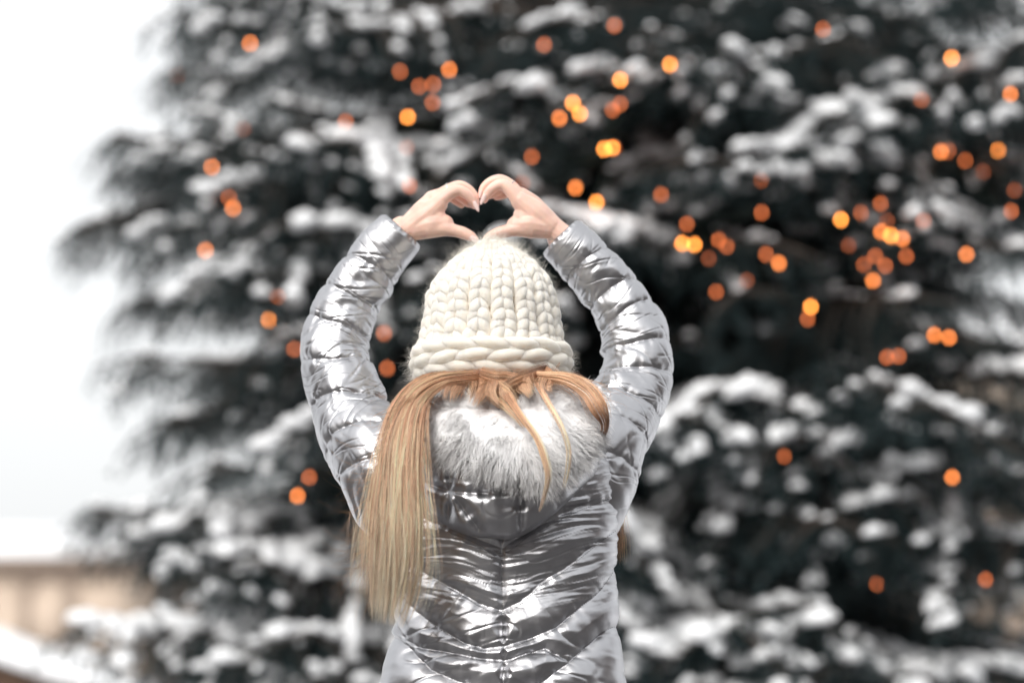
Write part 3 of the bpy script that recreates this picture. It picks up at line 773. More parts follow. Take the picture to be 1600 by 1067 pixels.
# ---- coat -------------------------------------------------------
coat = empty('coat', (0, 0, 0)); coat.parent = person; coat.matrix_parent_inverse = Matrix.Translation(-person.location)
def ccoat(name, me, m=None):
    o = bpy.data.objects.new(name, me); COL.objects.link(o); o.parent = coat
    if m: me.materials.append(m)
    me.shade_smooth(); return o
CX = 787
SEAMS = [
 [(784, 560), (784, 900), (787, 1010), (791, 1250)],
 [(560, 770), (672, 820), (730, 842), (784, 864), (830, 835), (900, 800), (975, 768), (1010, 740)],
 [(575, 850), (672, 902), (722, 930), (752, 948), (784, 958), (812, 945), (845, 915), (880, 893), (930, 853), (970, 822), (1000, 790)],
 [(590, 905), (632, 936), (655, 958), (690, 984), (730, 1008), (757, 1016), (789, 1013), (830, 999), (865, 984), (905, 950), (935, 925), (965, 885), (1000, 850)],
 [(600, 940), (615, 962), (635, 1000), (662, 1014), (700, 1020), (745, 1030), (790, 1034), (820, 1024), (850, 1015), (884, 1036), (915, 1010), (945, 985), (972, 975), (1000, 960)],
 [(600, 985), (640, 1010), (680, 1048), (720, 1066), (791, 1075), (840, 1070), (884, 1037)],
 [(560, 1120), (791, 1150), (1020, 1110)],
]
def coat_body():
    # py, half width px, centre px, half depth m
    prof = [(1300, 214, 787, .168), (1200, 205, 787, .163), (1120, 194, 787, .155), (1066, 186, 787, .147), (1010, 182, 788, .137), (960, 179, 789, .130), (900, 182, 786, .128), (850, 186, 784, .130),
            (800, 190, 784, .133), (760, 188, 783, .134), (720, 178, 782, .130), (685, 160, 780, .122), (655, 132, 779, .110), (630, 105, 777, .096), (612, 80, 775, .082), (596, 60, 774, .07)]
    pr = spline([(a / 1000., b / 1000., c / 1000., d) for a, b, c, d in prof], 460)
    n, m = 460, 640
    # denser towards the back
    u = np.linspace(-1, 1, m, endpoint=False); th = math.pi * (u + .18 * np.sin(math.pi * u) * -1)
    py = pr[:, 0] * 1000; hw = pr[:, 1] * 1000 - 9; cx = pr[:, 2] * 1000; hd = pr[:, 3]
    C = P(cx, py, YC)
    e = 0.86
    sx = np.sign(np.sin(th)) * np.abs(np.sin(th)) ** e; cy = np.sign(np.cos(th)) * np.abs(np.cos(th)) ** e
    V = C[:, None, :] + np.stack([M(hw, YC)[:, None] * sx[None], -hd[:, None] * cy[None], np.zeros((n, m))], -1)
    # spine hollow
    X = cx[:, None] + hw[:, None] * sx[None]; Y = py[:, None] + 0 * X
    back = np.clip(cy[None] * 2, 0, 1)
    dU = np.roll(V, -1, 1) - np.roll(V, 1, 1); dR = np.gradient(V, axis=0)
    N = np.cross(dU, dR); N /= np.linalg.norm(N, axis=2, keepdims=True) + 1e-12
    ctr = V - C[:, None, :]
    if (N * ctr).sum(2).mean() < 0: N = -N
    h = np.zeros_like(X); dmin = np.full(X.shape, 1e9)
    for i, sm in enumerate(SEAMS):
        d, a = polydist(X, Y, sm)
        dmin = np.minimum(dmin, d if i else d * 1.6)
        # gathers across the seam
        g = vn(a / 7.5, d / 40 + i * 7, 20 + i)
        h += .0012 * g * np.exp(-d / 14)
        g = vn(a / 11, d / 60 + i * 3, 40 + i)
        h += .0014 * g * np.exp(-d / 30)
    puff = np.tanh(dmin / 13) * .006 + np.sqrt(np.clip(dmin, 0, 60) / 60) * .006
    low = np.clip((Y - 930) / 60, 0, 1)
    h += puff * (.8 + .6 * low)
    # long pull lines rising away from the spine
    s = np.abs(X - CX); yy = Y + .26 * s + 9 * vn(X / 90, Y / 60, 3)
    cr = lambda q, w: np.exp(-(q / w) ** 2)
    up = np.clip((960 - Y) / 40, 0, 1)
    sidey = 0.5 + 0.5 * np.clip(s / 60, 0, 1)
    h += 1.0 * up * (.0024 * vn(X / 170, yy / 26, 60) + .0027 * vn(X / 130, yy / 12, 61) + .0014 * vn(X / 80 + 5, yy / 6.5, 62) - .0012 * cr(vn(X / 150, yy / 15, 63), .10) - .0010 * cr(vn(X / 110, yy / 10, 64), .12))
    # broken, bigger crumples on the lower part
    yl = Y - .5 * (X - CX) * np.sign(X - CX) * .6; xl = X + .4 * (Y - 1000) * np.sign(X - CX)
    h += .72 * low * (.0050 * vn(xl / 60 + .8 * vn(X / 60, Y / 60, 8), yl / 34, 71) + .0024 * vn(xl / 40, yl / 15, 72) + .0008 * vn(xl / 26, yl / 8, 73) - .0025 * cr(vn(xl / 60, yl / 26, 74), .12))
    h += .0020 * vn(X / 45, Y / 45, 77) + up * (.0009 * vn(X / 60, (Y + .1 * s) / 4.5, 78))
    front = 1 - back
    h = h * (back + .7 * front)
    # elastic at the waist tie
    V = V + N * h[..., None]
    V = V.reshape(-1, 3); F = grid_faces(n, m, True)
    me = mesh_np('shell', V, [F, np.array([[(n - 1) * m + i for i in range(m)]])])
    return ccoat('shell', me, m_coat)
shell = coat_body()

def sleeve(pts, seams, flip, seed):
    C4 = np.array([tuple(P(a, b, YC + d)) + (M(r, YC + d), ) for a, b, r, d in pts])
    n, m = 520, 300
    # dense spline by pixel arc
    pp = spline([(a, b, 0, r, d) for a, b, r, d in pts], n)
    px, py, rp, dd = pp[:, 0], pp[:, 1], pp[:, 3], pp[:, 4]
    C = P(px, py, YC + dd); r = M(rp, YC + dd)
    s = np.concatenate([[0], np.cumsum(np.hypot(np.diff(px), np.diff(py)))])
    T = np.gradient(C, axis=0); T /= np.linalg.norm(T, axis=1, keepdims=True)
    v = np.array([0, -1., 0]); N0 = v - T * (T @ v)[:, None]; N0 /= np.linalg.norm(N0, axis=1, keepdims=True); B0 = np.cross(T, N0)
    th = np.linspace(-math.pi, math.pi, m, endpoint=False)
    ct, st = np.cos(th), np.sin(th)     # ct=1 faces the camera
    D = ct[None, :, None] * N0[:, None] + st[None, :, None] * B0[:, None]
    Sg = s[:, None]; W = rp[:, None] * th[None]          # surface coords in px
    # angle from outside of the bend: sgn so that inner side = +1
    inner = (st * flip)[None]
    h = np.zeros((n, m)); dm = np.full((n, m), 1e9); alt = 1
    for i, (s0, tilt, wav) in enumerate(seams):
        sl = s0 + tilt * st[None] * flip + wav * np.cos(2 * th + i)[None] + 2.5 * vn(W / 22, np.zeros_like(W) + i, seed + i)
        d = np.abs(Sg - sl); dm = np.minimum(dm, d)
        h += .0012 * vn(W / 8, (Sg - sl) / 40, seed + 10 + i) * np.exp(-d / 16)
        h += .0020 * vn(W / 13, (Sg - sl) / 60 + i, seed + 20 + i) * np.exp(-d / 24)
    h += np.tanh(dm / 6) * .0034 + np.sqrt(np.clip(dm, 0, 40) / 40) * .0022 - .0048
    # diagonal folds, stronger on the inside of the bend
    k = .85 + .45 * np.clip(inner, -.3, 1)
    sw = Sg + 10 * vn(Sg / 50, W / 50, seed + 40)
    A = np.sin(th)[None] * rp[:, None]
    q1 = sw + .5 * W * np.sign(-flip); q2 = sw - .25 * W * np.sign(-flip)
    cr = lambda q, w: np.exp(-(q / w) ** 2)
    h += k * .8 * (.0028 * vn(A / 80 + 3, q1 / 27, seed + 41) + .0014 * vn(A / 70, q1 / 12, seed + 42) + .0007 * vn(A / 45, q2 / 7, seed + 44) - .0016 * cr(vn(A / 75, q1 / 20, seed + 45), .12) - .0014 * cr(vn(A / 60, q2 / 13, seed + 46), .10))
    h += .003 * vn(Sg / 40, W / 40, seed + 43)
    cuff = np.clip((s[-1] - Sg) / 45, 0, 1)
    h *= (.35 + .65 * cuff)
    h += (1 - np.clip((s[-1] - Sg) / 5, 0, 1)) * (-.004 + .0014 * np.sin(W / 2.2))
    V = C[:, None] + D * (r[:, None, None] + h[..., None])
    # turn the cuff inwards
    rings_ = [V]; last = V[-1]; c = C[-1]; t = T[-1]
    for f, b in ((.93, .002), (.82, -.002), (.68, -.010), (.62, -.03), (.60, -.06)):
        rings_.append((c + (last - c) * f + t * b)[None])
    V = np.concatenate(rings_); k_ = len(V)
    me = mesh_np('sleeve', V.reshape(-1, 3), grid_faces(k_, m, True))
    return ccoat('sleeve', me, m_coat)
# seam positions measured along the arm in px from the inner end
sleeve(ARM_L, [(75, -22, 3), (128, -18, 3), (192, -14, 3), (258, -12, 4), (322, -6, 3), (372, -4, 2), (430, 0, 3)], 1, 100)
sleeve(ARM_R, [(75, -22, 3), (128, -18, 3), (180, -14, 3), (232, -12, 4), (276, -8, 3), (335, -4, 3), (378, 2, 3), (440, 0, 3)], -1, 200)

# pillow: a padded patch between two outline curves
def pillow(top, bot, Y0, bulge, n=200, m=160, hfun=None, back=.02, pw=.5):
    T_ = spline([(a, b) for a, b in top], n); B_ = spline([(a, b) for a, b in bot], n)
    v = (1 - np.cos(np.linspace(0, math.pi, m))) / 2
    X = T_[:, 0, None] * (1 - v) + B_[:, 0, None] * v; Yp = T_[:, 1, None] * (1 - v) + B_[:, 1, None] * v
    u = np.linspace(0, 1, n)[:, None]
    w_ = (np.clip(4 * u * (1 - u), 0, 1) * np.clip(4 * v * (1 - v), 0, 1)[None]) ** pw
    y0 = Y0(X, Yp) if callable(Y0) else Y0 + 0 * X
    h = hfun(X, Yp) * np.clip(w_ * 2, 0, 1) if hfun else 0
    Fv = P(X, Yp, y0 - bulge * w_ - h); Bv = P(X, Yp, y0 + back * w_)
    V = np.concatenate([Fv.reshape(-1, 3), Bv.reshape(-1, 3)]); F = grid_faces(n, m)
    return V, [F, F[:, ::-1] + n * m], X, Yp, Fv
def back_y(X, Yp):
    """about where the coat's back lies"""
    return YC - .146 + .10 * np.clip(np.abs(X - 785) / 190, 0, 1.1) ** 2.2 + .05 * np.clip((680 - Yp) / 90, 0, 1)
HS = [[(704, 700), (704, 742), (701, 770), (700, 838)], [(813, 700), (814, 780), (814, 850)], [(704, 768), (722, 790), (748, 826)], [(640, 745), (704, 768), (760, 770), (814, 762), (900, 735)], [(790, 840), (790, 700)]]
def hood_h(X, Y):
    h = 0; dm = np.full(X.shape, 1e9)
    for i, s_ in enumerate(HS[:4]):
        d, a = polydist(X, Y, s_); dm = np.minimum(dm, d)
        h = h + .0026 * vn(a / 9, d / 40, 300 + i) * np.exp(-d / 16) + .0045 * vn(a / 15, d / 50, 310 + i) * np.exp(-d / 26)
    return h + np.tanh(dm / 9) * .014 - .008 + .0055 * vn(X / 70 + .8 * vn(X / 50, Y / 50, 9), (Y + .2 * X) / 20, 320) - .0015 * np.exp(-(vn(X / 60, Y / 24, 322) / .1) ** 2) + .003 * vn(X / 30, Y / 30, 321)
def hood():
    V, F, *_ = pillow([(652, 700), (665, 640), (720, 612), (790, 608), (860, 612), (925, 640), (948, 690)],
                      [(655, 720), (668, 795), (712, 830), (765, 841), (812, 838), (862, 806), (930, 742)],
                      back_y, .066, hfun=hood_h, back=.03, pw=.36)
    return ccoat('hood', mesh_np('hood', V, F), m_coat)
hood()

# fur trim: padded base with thousands of fine hairs
def fur():
    top = [(652, 668), (668, 612), (700, 604), (738, 622), (775, 638), (805, 640), (838, 618), (880, 600), (925, 612), (942, 655)]
    bot = [(650, 680), (662, 706), (690, 716), (728, 724), (770, 740), (808, 752), (842, 762), (880, 745), (918, 716), (940, 672)]
    yb = lambda X, Y: back_y(X, Y) - .050 - .010 * np.clip((Y - 690) / 50, 0, 1)
    hf = lambda X, Y: .006 * vn(X / 28, Y / 28, 401) + .003 * vn(X / 11, Y / 11, 402)
    V, F, X, Yp, Fv = pillow(top, bot, yb, .05, hfun=hf, back=.05, pw=.45)
    f = MB(); f.add(V, F)
    fo = f.mesh('base')
    n_, m_ = X.shape
    N_ = 13000; r = np.random.default_rng(3)
    gu = r.random(N_) * (n_ - 1); gv = (r.random(N_)) * (m_ - 1)
    e = r.random(N_) < .22                                   # extra hairs on the rim
    gv = np.where(e, np.where(r.random(N_) < .45, r.uniform(0, 22, N_), m_ - 1 - r.uniform(0, 26, N_)), gv)
    iu, iv = gu.astype(int), gv.astype(int)
    base = Fv[iu, iv]; X = X[iu, iv]; Yp = Yp[iu, iv]
    # lie of the fur: outward from the middle with drifting clumps
    up_ = np.clip((640 - Yp) / 14, -1, 1) ; ang = math.pi / 2 - np.clip((X - 795) / 130, -1.1, 1.1) * 1.0
    ang = np.where(up_ > 0, -ang, ang) + .8 * vn(X / 24, Yp / 24, 410) + .5 * vn(X / 9, Yp / 9, 411) + r.normal(0, .38, N_)
    d2 = np.stack([np.cos(ang), -np.sin(ang)], -1)
    L = M(r.uniform(9, 24, N_) * (1 + .25 * (e)), 4.) 
    lift = r.uniform(.15, .75, N_)
    dr = np.stack([d2[:, 0], -lift, d2[:, 1]], -1); dr /= np.linalg.norm(dr, axis=1, keepdims=True)
    k = 6; t = np.linspace(0, 1, k)[None, :, None]
    bend = np.stack([vn(X / 9, Yp / 9, 420) * .5, .35 * np.ones(N_), -.45 + .2 * vn(X / 9, Yp / 9, 421)], -1)
    C = base[:, None] + dr[:, None] * L[:, None, None] * t + bend[:, None] * L[:, None, None] * .5 * t ** 2
    rad = np.tile(np.array([.0003, .00034, .0003, .00024, .00016, .00006]), (N_, 1)) * r.uniform(.7, 1.3, (N_, 1))
    edge = np.clip((Yp - 668) / 80, 0, 1) * .50 + np.clip((X - 895) / 40, 0, 1) * .7 * np.clip((Yp - 620) / 30, 0, 1)  # dyed grey tips, with some shade put into the colour along these edges
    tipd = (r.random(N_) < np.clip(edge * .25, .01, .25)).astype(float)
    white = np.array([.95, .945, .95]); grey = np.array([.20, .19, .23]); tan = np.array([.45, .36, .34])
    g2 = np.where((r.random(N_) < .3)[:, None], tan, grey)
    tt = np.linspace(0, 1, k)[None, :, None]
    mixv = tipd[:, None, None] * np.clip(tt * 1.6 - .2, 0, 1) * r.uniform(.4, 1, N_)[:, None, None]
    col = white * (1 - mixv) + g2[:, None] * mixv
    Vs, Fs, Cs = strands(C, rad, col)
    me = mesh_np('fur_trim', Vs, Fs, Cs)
    gx = np.gradient(Fv, axis=0); gy = np.gradient(Fv, axis=1); gn = np.cross(gx, gy); gn /= np.linalg.norm(gn, axis=2, keepdims=True) + 1e-9
    if gn[..., 1].mean() > 0: gn = -gn
    bn = gn[iu, iv] * .30 + np.array([-.15, -.6, .65]) + .18 * dr; bn /= np.linalg.norm(bn, axis=1, keepdims=True)
    me.shade_smooth(); me.normals_split_custom_set_from_vertices(np.repeat(bn, k * 3, 0).tolist())
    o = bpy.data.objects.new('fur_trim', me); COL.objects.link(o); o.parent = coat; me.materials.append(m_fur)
    base_o = ccoat('fur_lining', fo, m_under)
    return o
fur()
# stitched centre seam thread on the back
def stitches():
    mb = MB(); ys = np.arange(868, 1068, 3.2)
    dg = bpy.context.evaluated_depsgraph_get()
    for sd in (0,):
        for y in ys:
            x = np.interp(y, [560, 900, 1010, 1250], [784, 784, 787, 791]) + sd
            o_ = Vector((0, 0, CAM_H)); d_ = (Vector(P(x, y, 4.0)) - o_).normalized()
            hit, loc, nrm, *_ = shell.ray_cast(o_, d_)
            if not hit: continue
            q = np.array(loc) - np.array(d_) * .0006; a = M(.95, 4)
            V, F = tube(np.array([q + (0, 0, a), q + (0, -.0007, 0), q - (0, 0, a)]), np.array([.0004, .0006, .0004]), 5); mb.add(V, F)
    for sm in SEAMS[1:5]:
        C = spline(np.array(sm, float), 140)
        for i, (x, y) in enumerate(C):
            if not (668 < x < 985): continue
            o_ = Vector((0, 0, CAM_H)); d_ = (Vector(P(x, y, 4.0)) - o_).normalized()
            hit, loc, nrm, *_ = shell.ray_cast(o_, d_)
            if not hit: continue
            j = min(i + 1, len(C) - 1); dxy = C[j] - C[j - 1]; dxy /= np.hypot(*dxy) + 1e-9; a = M(.9, 4)
            q = np.array(loc) - np.array(d_) * .0005; v_ = np.array([dxy[0], 0, -dxy[1]]) * a
            V, F = tube(np.array([q - v_, q + (0, -.0005, 0), q + v_]), np.array([.0003, .00045, .0003]), 5); mb.add(V, F)
    o = mb.mesh('stitching'); tag(ccoat('stitching', o, m_thread), kind='stuff')
stitches()

# ---- hat --------------------------------------------------------
def hat():
    hat_ = empty('knit_hat', tuple(P(768, 560, YC))); hat_.parent = person; hat_.matrix_parent_inverse = Matrix.Translation(-person.location)
    def hl(name, me, m):
        o = bpy.data.objects.new(name, me); COL.objects.link(o); o.parent = hat_; o.matrix_parent_inverse = Matrix.Translation(-hat_.location)
        me.materials.append(m); me.shade_smooth(); return o
    prof = np.array([(598, 106), (575, 112), (550, 109), (520, 104), (490, 99), (462, 94), (440, 84), (420, 69), (405, 53), (393, 36), (385, 19), (381, 3)], float)
    pp = spline(prof, 120); cxp = lambda y: 767 + (598 - y) * .012
    seg = np.concatenate([[0], np.cumsum(np.hypot(np.diff(pp[:, 0]), np.diff(pp[:, 1])))])
    def surf(s, th, off=0.0):
        """s = px from the rim, th = angle (0 at the back), off in px outwards"""
        y = np.interp(s, seg, pp[:, 0]); hw = np.interp(s, seg, pp[:, 1])
        dy = np.gradient(pp[:, 0]); dw = np.gradient(pp[:, 1]); nl = np.hypot(dy, dw)
        nw = np.interp(s, seg, -dy / nl); ny = np.interp(s, seg, dw / nl)
        hw2 = hw + nw * off; y2 = y + ny * off
        C = P(cxp(y), y2, YC); R = M(hw2, YC)
        return C + np.stack([R * np.sin(th), -R * 1.04 * np.cos(th), 0 * R], -1)
    # inner cap, coloured dark to put shade into the gaps between stitches
    sg = np.linspace(0, seg[-1], 60); tg = np.linspace(0, 2 * math.pi, 80, endpoint=False)
    V = surf(sg[:, None] + 0 * tg, tg[None] + 0 * sg[:, None], -3.5).reshape(-1, 3)
    hl('lining', mesh_np('lining', V, [grid_faces(60, 80, True)]), mat('shade-dark wool inside', (.42, .36, .28), .95, bump=.4, bscale=200, bdist=.001))
    mb = MB(); r = np.random.default_rng(9)
    NC = 17; rows = np.arange(34, seg[-1] - 6, 16.5)
    for c in range(NC):
        for ri, s0 in enumerate(rows):
            hw = float(np.interp(s0, seg, pp[:, 1])); cw = 2 * math.pi * hw / NC
            if hw < 34 and c % 2: continue
            mult = 2 if hw < 34 else 1
            cw *= mult; rad = min(10.6, max(cw * .27, 4.5)); rad0 = rad
            for sd in (-1, 1):
                k = 8; t = np.linspace(0, 1, k)
                thc = (c + .5 * (ri % 1)) * 2 * math.pi / NC + .02 * r.normal()
                off = sd * (cw * .11 + cw * .24 * np.sin(t * math.pi * .55) ) / max(hw, 6)
                sl = s0 - 8 + 29 * t + r.normal(0, 1.6)
                sl = np.minimum(sl, seg[-1])
                o_ = 3.6 * np.sin(math.pi * (t * .8 + .05)) - 4.0 + r.normal(0, .8)
                Cc = surf(sl, thc + off, o_)
                rr = M(rad * (.62 + .48 * np.sin(math.pi * t)), YC) * r.uniform(.92, 1.08)
                V, F = tube(Cc, rr, 10); mb.add(V, F)
    # crown gather on top
    for i in range(7):
        a = i * 2 * math.pi / 7; t = np.linspace(0, 1, 7)
        Cc = surf(seg[-1] - 22 + 20 * t, a + .5 * t, 2.0); V, F = tube(Cc, M(6.2 * (1 - .35 * t), YC), 10); mb.add(V, F)
    V, F = ell(P(769, 384, YC), (M(11, YC), M(11, YC), M(7, YC))); mb.add(V, F)
    hl('knitted_crown', mb.mesh('knitted_crown'), m_knit)
    # rolled brim: fat roll with chunky horizontal stitches
    mb = MB(); th = np.linspace(0, 2 * math.pi, 260, endpoint=False); ph = np.linspace(0, 2 * math.pi, 26, endpoint=False)
    wob = 2.6 * vn(th * 3.2, th * 0, 31)
    ys = 566 + wob[:, None] + 21 * np.sin(ph)[None] ; hw = 112 + (8.5 + 1.2 * vn(th * 5, th * 0 + 3, 33))[:, None] * np.cos(ph)[None] + 2.0
    C = P(768 + 0 * ys, ys, YC); V = C + np.stack([M(hw, YC) * np.sin(th)[:, None], -1.03 * M(hw, YC) * np.cos(th)[:, None], 0 * hw], -1)
    i = np.arange(260)[:, None]; j = np.arange(26)[None]
    F = np.stack([i * 26 + j, i * 26 + (j + 1) % 26, ((i + 1) % 260) * 26 + (j + 1) % 26, ((i + 1) % 260) * 26 + j], -1).reshape(-1, 4)
    mb.add(V.reshape(-1, 3), F)
    NB = 15
    for c in range(NB):
        for row, (yc, sl, rr0) in enumerate(((552, 1, 9.5), (570, -1, 9.5), (586, 1, 8.6))):
            t = np.linspace(0, 1, 10); a0 = (c + .5 * (row % 2)) * 2 * math.pi / NB + r.normal(0, .012)
            a = a0 + (t - .5) * 2 * math.pi / NB * 1.22
            y = yc + sl * (t - .5) * 7 + 2.6 * np.interp(a % (2 * math.pi), th, vn(th * 3.2, th * 0, 31)) + r.normal(0, .6)
            bul = 117 + 3.5 * np.sin(math.pi * t) + (.5 if row == 1 else -.8) - (2.5 if row == 2 else 0)
            Cc = P(768 + 0 * y, y, YC) + np.stack([M(bul, YC) * np.sin(a), -1.03 * M(bul, YC) * np.cos(a), 0 * a], -1)
            rr = M(rr0 * (.66 + .42 * np.sin(math.pi * t)), YC); V, F = tube(Cc, rr, 10); mb.add(V, F)
    hl('rolled_brim', mb.mesh('rolled_brim'), m_knit)
    # mohair halo
    N_ = 20000; s = r.uniform(0, seg[-1], N_) ; th_ = r.uniform(0, 2 * math.pi, N_)
    s = np.where(r.random(N_) < .3, r.uniform(0, 45, N_), s)
    off = np.where(s < 45, 13., 5.5); p = surf(s, th_, 0.0) ; p1 = surf(s, th_, off)
    nrm = surf(s, th_, 10.) - surf(s, th_, 0.); nrm /= np.linalg.norm(nrm, axis=1, keepdims=True)
    k = 6; t = np.linspace(0, 1, k)[None, :, None]; rd = r.normal(size=(N_, 3)); rd2 = r.normal(size=(N_, 3))
    L = r.uniform(.003, .012, N_)[:, None, None]
    C = p1[:, None] + (nrm * .35 + rd * .75)[:, None] * L * t * .8 + rd2[:, None] * L * .8 * np.sin(t * 2.6)
    Vs, Fs, _ = strands(C, np.tile(np.linspace(.00011, .00004, k), (N_, 1)))
    hl('mohair_fuzz', mesh_np('mohair_fuzz', Vs, Fs), m_fuzz)
hat()

# ---- hair -------------------------------------------------------
hair_root = empty('hair', tuple(P(700, 600, 4.0))); hair_root.parent = person; hair_root.matrix_parent_inverse = Matrix.Translation(-person.location)
def lock(name, pts, n, rad=.00032, k=26, seed=0, st0=.10, col0=(.58, .30, .18), col1=(.92, .55, .36), col2=(.97, .70, .53), clump=.5, endvar=.12, stray=.04, dflat=.45, flare=0.0):
    """pts: px, py, Y, radius px"""
    r = np.random.default_rng(seed)
    p = spline([(a / 1000, b / 1000, Y / 5, R) for a, b, Y, R in pts], 80)
    px, py, Yd, R = p[:, 0] * 1000, p[:, 1] * 1000, p[:, 2] * 5, p[:, 3]
    dx, dy = np.gradient(px), np.gradient(py); nn = np.hypot(dx, dy); nx, ny = -dy / nn, dx / nn
    a = r.uniform(-1, 1, n); b = r.uniform(-1, 1, n) * np.sqrt(1 - a * a * .9)
    # pull strands towards clump centres further down
    nc = max(3, int(n / 55)); cc = r.uniform(-1, 1, nc); ci = np.abs(a[:, None] - cc[None]).argmin(1); ac = cc[ci]
    end = 1 - np.abs(r.normal(0, endvar, n)); start = r.uniform(0, st0, n)
    t = start[:, None] + (end - start)[:, None] * np.linspace(0, 1, k)[None]
    g = lambda q: np.interp(t, np.linspace(0, 1, 80), q)
    X, Y2, Z, RR, NX, NY = g(px), g(py), g(Yd), g(R), g(nx), g(ny)
    st = (r.random(n) < stray); amp = np.where(st, r.uniform(1.2, 2.1, n), 1.0)
    aa = a[:, None] * (1 - clump * t) + ac[:, None] * clump * t
    aa = aa * (1 + (amp[:, None] - 1) * t) + flare * t ** 3 * a[:, None]
    w1 = vn(t * 3.2 + a[:, None] * 2, ci[:, None] * 3.7 + 0 * t, seed + 5) * .24 + vn(t * 2 + r.uniform(0, 9, n)[:, None], a[:, None] * 30 + 0 * t, seed + 6) * .09 * (1 + 4 * st[:, None])
    off = (aa + w1) * RR
    dep = (-np.sqrt(np.clip(1 - aa * aa, 0, 1)) * .55 + b[:, None] * .4) * M(RR, 4.) * dflat + .0025 * vn(t * 4, ci[:, None] * 5.1 + 0 * t, seed + 7)
    C = P(X + NX * off, Y2 + NY * off, Z + dep)
    rr = rad * np.interp(np.linspace(0, 1, k), [0, .1, .65, 1], [.9, 1, .8, .08])[None] * r.uniform(.7, 1.35, (n, 1))
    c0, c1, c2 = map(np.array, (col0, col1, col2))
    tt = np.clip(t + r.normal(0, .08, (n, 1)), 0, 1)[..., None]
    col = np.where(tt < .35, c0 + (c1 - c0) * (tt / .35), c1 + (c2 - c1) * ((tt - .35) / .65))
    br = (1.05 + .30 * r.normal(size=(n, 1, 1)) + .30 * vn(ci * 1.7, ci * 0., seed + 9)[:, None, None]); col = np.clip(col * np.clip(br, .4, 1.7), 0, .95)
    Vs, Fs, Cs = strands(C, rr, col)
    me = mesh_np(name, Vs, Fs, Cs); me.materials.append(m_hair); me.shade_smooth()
    o = bpy.data.objects.new(name, me); COL.objects.link(o); o.parent = hair_root; o.matrix_parent_inverse = Matrix.Translation(-Vector(hair_root.location))
    return o
# nape, under the hat
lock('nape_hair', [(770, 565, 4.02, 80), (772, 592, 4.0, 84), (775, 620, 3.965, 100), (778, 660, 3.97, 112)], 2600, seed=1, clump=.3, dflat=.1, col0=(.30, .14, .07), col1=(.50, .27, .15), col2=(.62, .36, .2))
lock('side_hair', [(775, 582, 4.015, 6), (735, 587, 3.945, 8), (690, 594, 3.895, 12), (654, 618, 3.885, 18), (634, 660, 3.872, 24), (625, 720, 3.862, 30)], 1500, seed=2, clump=.5, dflat=.5, endvar=.06, col0=(.54, .28, .16), col1=(.90, .53, .34), col2=(.93, .60, .41))
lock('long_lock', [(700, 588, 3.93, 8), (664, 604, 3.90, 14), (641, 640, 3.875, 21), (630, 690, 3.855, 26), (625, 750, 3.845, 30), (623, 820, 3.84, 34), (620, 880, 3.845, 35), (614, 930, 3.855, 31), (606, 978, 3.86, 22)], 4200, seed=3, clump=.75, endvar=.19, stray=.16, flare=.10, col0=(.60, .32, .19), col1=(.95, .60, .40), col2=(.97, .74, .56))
lock('long_lock', [(668, 600, 3.92, 8), (625, 640, 3.90, 14), (612, 700, 3.88, 12), (608, 770, 3.875, 17), (606, 850, 3.87, 21), (604, 920, 3.87, 21), (602, 965, 3.87, 18)], 600, seed=4, clump=.35, endvar=.12, stray=.35, rad=.00026)
lock('right_hair', [(800, 582, 4.015, 5), (842, 586, 3.95, 6), (884, 591, 3.915, 9), (917, 610, 3.895, 11), (936, 638, 3.885, 12), (946, 664, 3.91, 6), (938, 690, 3.99, 4)], 1300, seed=5, clump=.6, endvar=.1, col0=(.62, .36, .22), col1=(.80, .48, .30), col2=(.66, .38, .24))
lock('middle_hair', [(744, 582, 4.015, 15), (764, 603, 3.935, 16), (790, 622, 3.875, 13), (806, 645, 3.850, 7), (822, 668, 3.838, 5)], 800, seed=6, clump=.6, endvar=.16, col0=(.50, .28, .17), col1=(.78, .47, .29), col2=(.88, .58, .38))
lock('thin_lock', [(790, 615, 3.87, 6), (812, 648, 3.842, 5), (836, 682, 3.828, 5), (850, 715, 3.822, 5.5), (856, 745, 3.824, 5), (850, 775, 3.835, 4), (842, 800, 3.845, 2)], 260, seed=7, clump=.6, stray=.05, col1=(.88, .54, .33))
lock('thin_lock', [(838, 596, 3.92, 4), (858, 632, 3.862, 4), (878, 668, 3.832, 4), (888, 700, 3.828, 4), (887, 730, 3.834, 4), (880, 765, 3.85, 3)], 150, seed=8, clump=.6, stray=.1, col1=(.90, .60, .42))
lock('front_hair', [(850, 575, 4.12, 8), (905, 615, 4.18, 16), (945, 700, 4.2, 14), (956, 790, 4.16, 12), (962, 840, 4.14, 14), (966, 885, 4.13, 12)], 500, seed=9, clump=.3, stray=.3, endvar=.1, col2=(.8, .55, .36))
lock('front_hair', [(690, 575, 4.12, 8), (655, 625, 4.18, 14), (600, 700, 4.18, 24), (590, 800, 4.16, 24), (585, 880, 4.13, 22)], 500, seed=10, clump=.3, stray=.3)
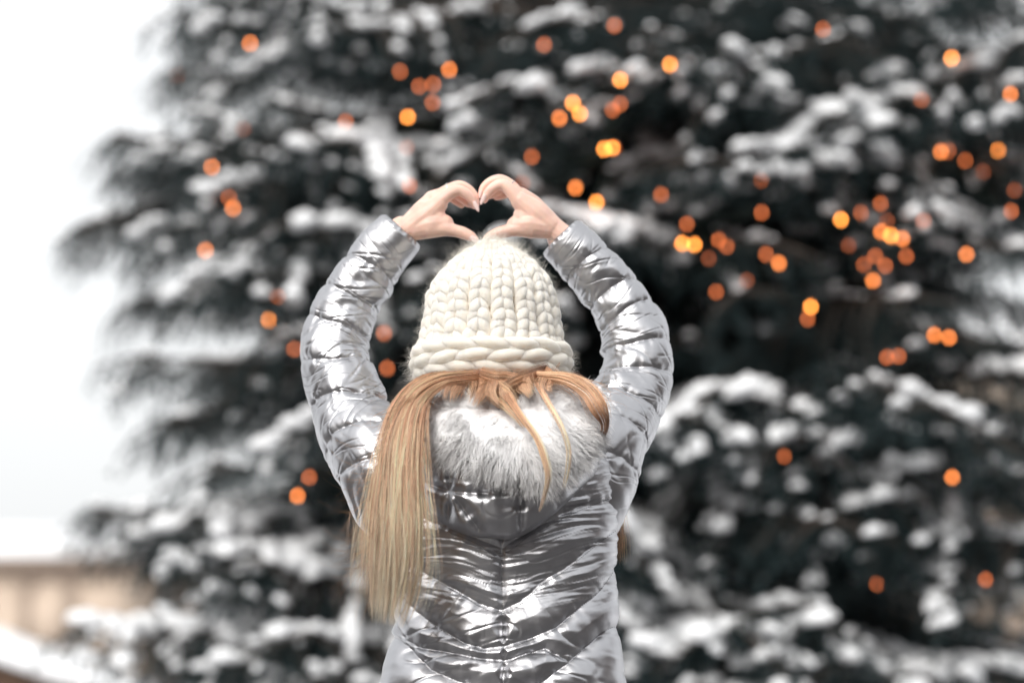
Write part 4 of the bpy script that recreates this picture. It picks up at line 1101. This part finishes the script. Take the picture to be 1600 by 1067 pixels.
for i_, (pts_, n_) in enumerate([
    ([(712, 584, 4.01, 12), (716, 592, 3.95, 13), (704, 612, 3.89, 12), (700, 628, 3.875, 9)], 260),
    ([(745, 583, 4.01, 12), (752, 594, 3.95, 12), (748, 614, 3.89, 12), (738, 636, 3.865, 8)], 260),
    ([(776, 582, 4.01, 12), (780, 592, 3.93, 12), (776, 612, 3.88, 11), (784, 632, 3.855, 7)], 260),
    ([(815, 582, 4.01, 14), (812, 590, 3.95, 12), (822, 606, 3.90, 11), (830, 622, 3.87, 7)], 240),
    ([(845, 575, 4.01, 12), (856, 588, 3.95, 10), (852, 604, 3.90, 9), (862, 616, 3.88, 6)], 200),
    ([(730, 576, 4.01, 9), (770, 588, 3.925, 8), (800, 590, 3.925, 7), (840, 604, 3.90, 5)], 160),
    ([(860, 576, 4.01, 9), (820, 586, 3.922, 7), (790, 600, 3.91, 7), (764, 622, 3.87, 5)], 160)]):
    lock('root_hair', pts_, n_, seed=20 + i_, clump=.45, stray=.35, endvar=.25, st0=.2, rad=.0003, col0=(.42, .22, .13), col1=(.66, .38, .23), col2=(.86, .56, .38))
def flyaways():
    r = np.random.default_rng(12); L = []
    for i in range(280):
        y0 = r.uniform(610, 880); x0 = np.interp(y0, [610, 700, 880], [650, 600, 590]); ln = r.uniform(30, 110); k = 16; t = np.linspace(0, 1, k)
        a = r.uniform(.1, 1.2); cur = r.uniform(-1.5, 1.5)
        ang = math.pi / 2 + a + cur * t; dx = np.cumsum(np.cos(ang)) * ln / k; dy = np.cumsum(np.sin(ang)) * ln / k
        L.append(P(x0 + dx, y0 + dy, 3.87 + .03 * t * r.normal()))
    for i in range(110):
        x0 = r.uniform(660, 940); y0 = 592 + 20 * abs(x0 - 790) / 150; ln = r.uniform(15, 55); k = 16; t = np.linspace(0, 1, k)
        ang = r.uniform(-.7, .9) * (1 if x0 > 790 else -1) + (0 if x0 > 790 else math.pi) + r.uniform(-1, 1) * t
        dx = np.cumsum(np.cos(ang)) * ln / k; dy = np.cumsum(np.sin(ang)) * ln / k * .8
        L.append(P(x0 + dx, y0 + dy, 3.93 - .05 * t))
    C = np.array(L); n = len(C); col = np.tile(np.array([.6, .34, .18]), (n, 16, 1)) * r.uniform(.5, 1.2, (n, 1, 1))
    Vs, Fs, Cs = strands(C, np.tile(np.linspace(.00028, .0001, 16), (n, 1)), col)
    me = mesh_np('flyaway_hair', Vs, Fs, Cs); me.materials.append(m_hair)
    o = bpy.data.objects.new('flyaway_hair', me); COL.objects.link(o); o.parent = hair_root; o.matrix_parent_inverse = Matrix.Translation(-Vector(hair_root.location))
flyaways()

# ---- trousers and boots, below the frame --------------------------
def legs():
    X0 = float(P(785, 800, YC)[0]); tr = MB()
    for s in (-1, 1):
        C = spline([(X0 + s * .078, YC, .90), (X0 + s * .088, YC + .005, .7), (X0 + s * .088, YC + .01, .5), (X0 + s * .09, YC - .004, .3), (X0 + s * .09, YC, .16)], 40)
        rr = np.interp(np.linspace(0, 1, 40), [0, .2, .5, .62, .8, 1], [.098, .095, .07, .066, .06, .05]) + .0015 * np.sin(np.arange(40) * 1.7)
        V, F = tube(C, rr, 22); tr.add(V, F)
    V, F = ell((X0, YC, .90), (.175, .125, .12), 12, 24); tr.add(V, F)
    v, f = remesh(tr, .008, 5); me = mesh_np('trousers', v, f); link('trousers', me, m_jean, person)
    for s in (-1, 1):
        b = MB(); C = spline([(X0 + s * .09, YC, .27), (X0 + s * .09, YC, .15), (X0 + s * .092, YC - .002, .07)], 12); V, F = tube(C, np.linspace(.068, .052, 12), 18); b.add(V, F)
        V, F = ell((X0 + s * .095, YC + .055, .055), (.046, .125, .045), 12, 20); b.add(V, F)
        v, f = remesh(b, .005, 6); bo = link('boot', mesh_np('boot', v, f), m_boot, person)
        so = MB(); a = np.linspace(0, 2 * math.pi, 24, endpoint=False)
        pts = [(X0 + s * .095 + .05 * math.cos(q), YC + .052 + .13 * math.sin(q)) for q in a]
        v = np.array([[x, y, -.02] for x, y in pts] + [[x, y, .022] for x, y in pts])
        so.add(v, [np.array([list(range(24))[::-1]]), np.array([list(range(24, 48))]), np.array([[i, (i + 1) % 24, 24 + (i + 1) % 24, 24 + i] for i in range(24)])])
        so.build('sole', m_dark, bo)
legs()
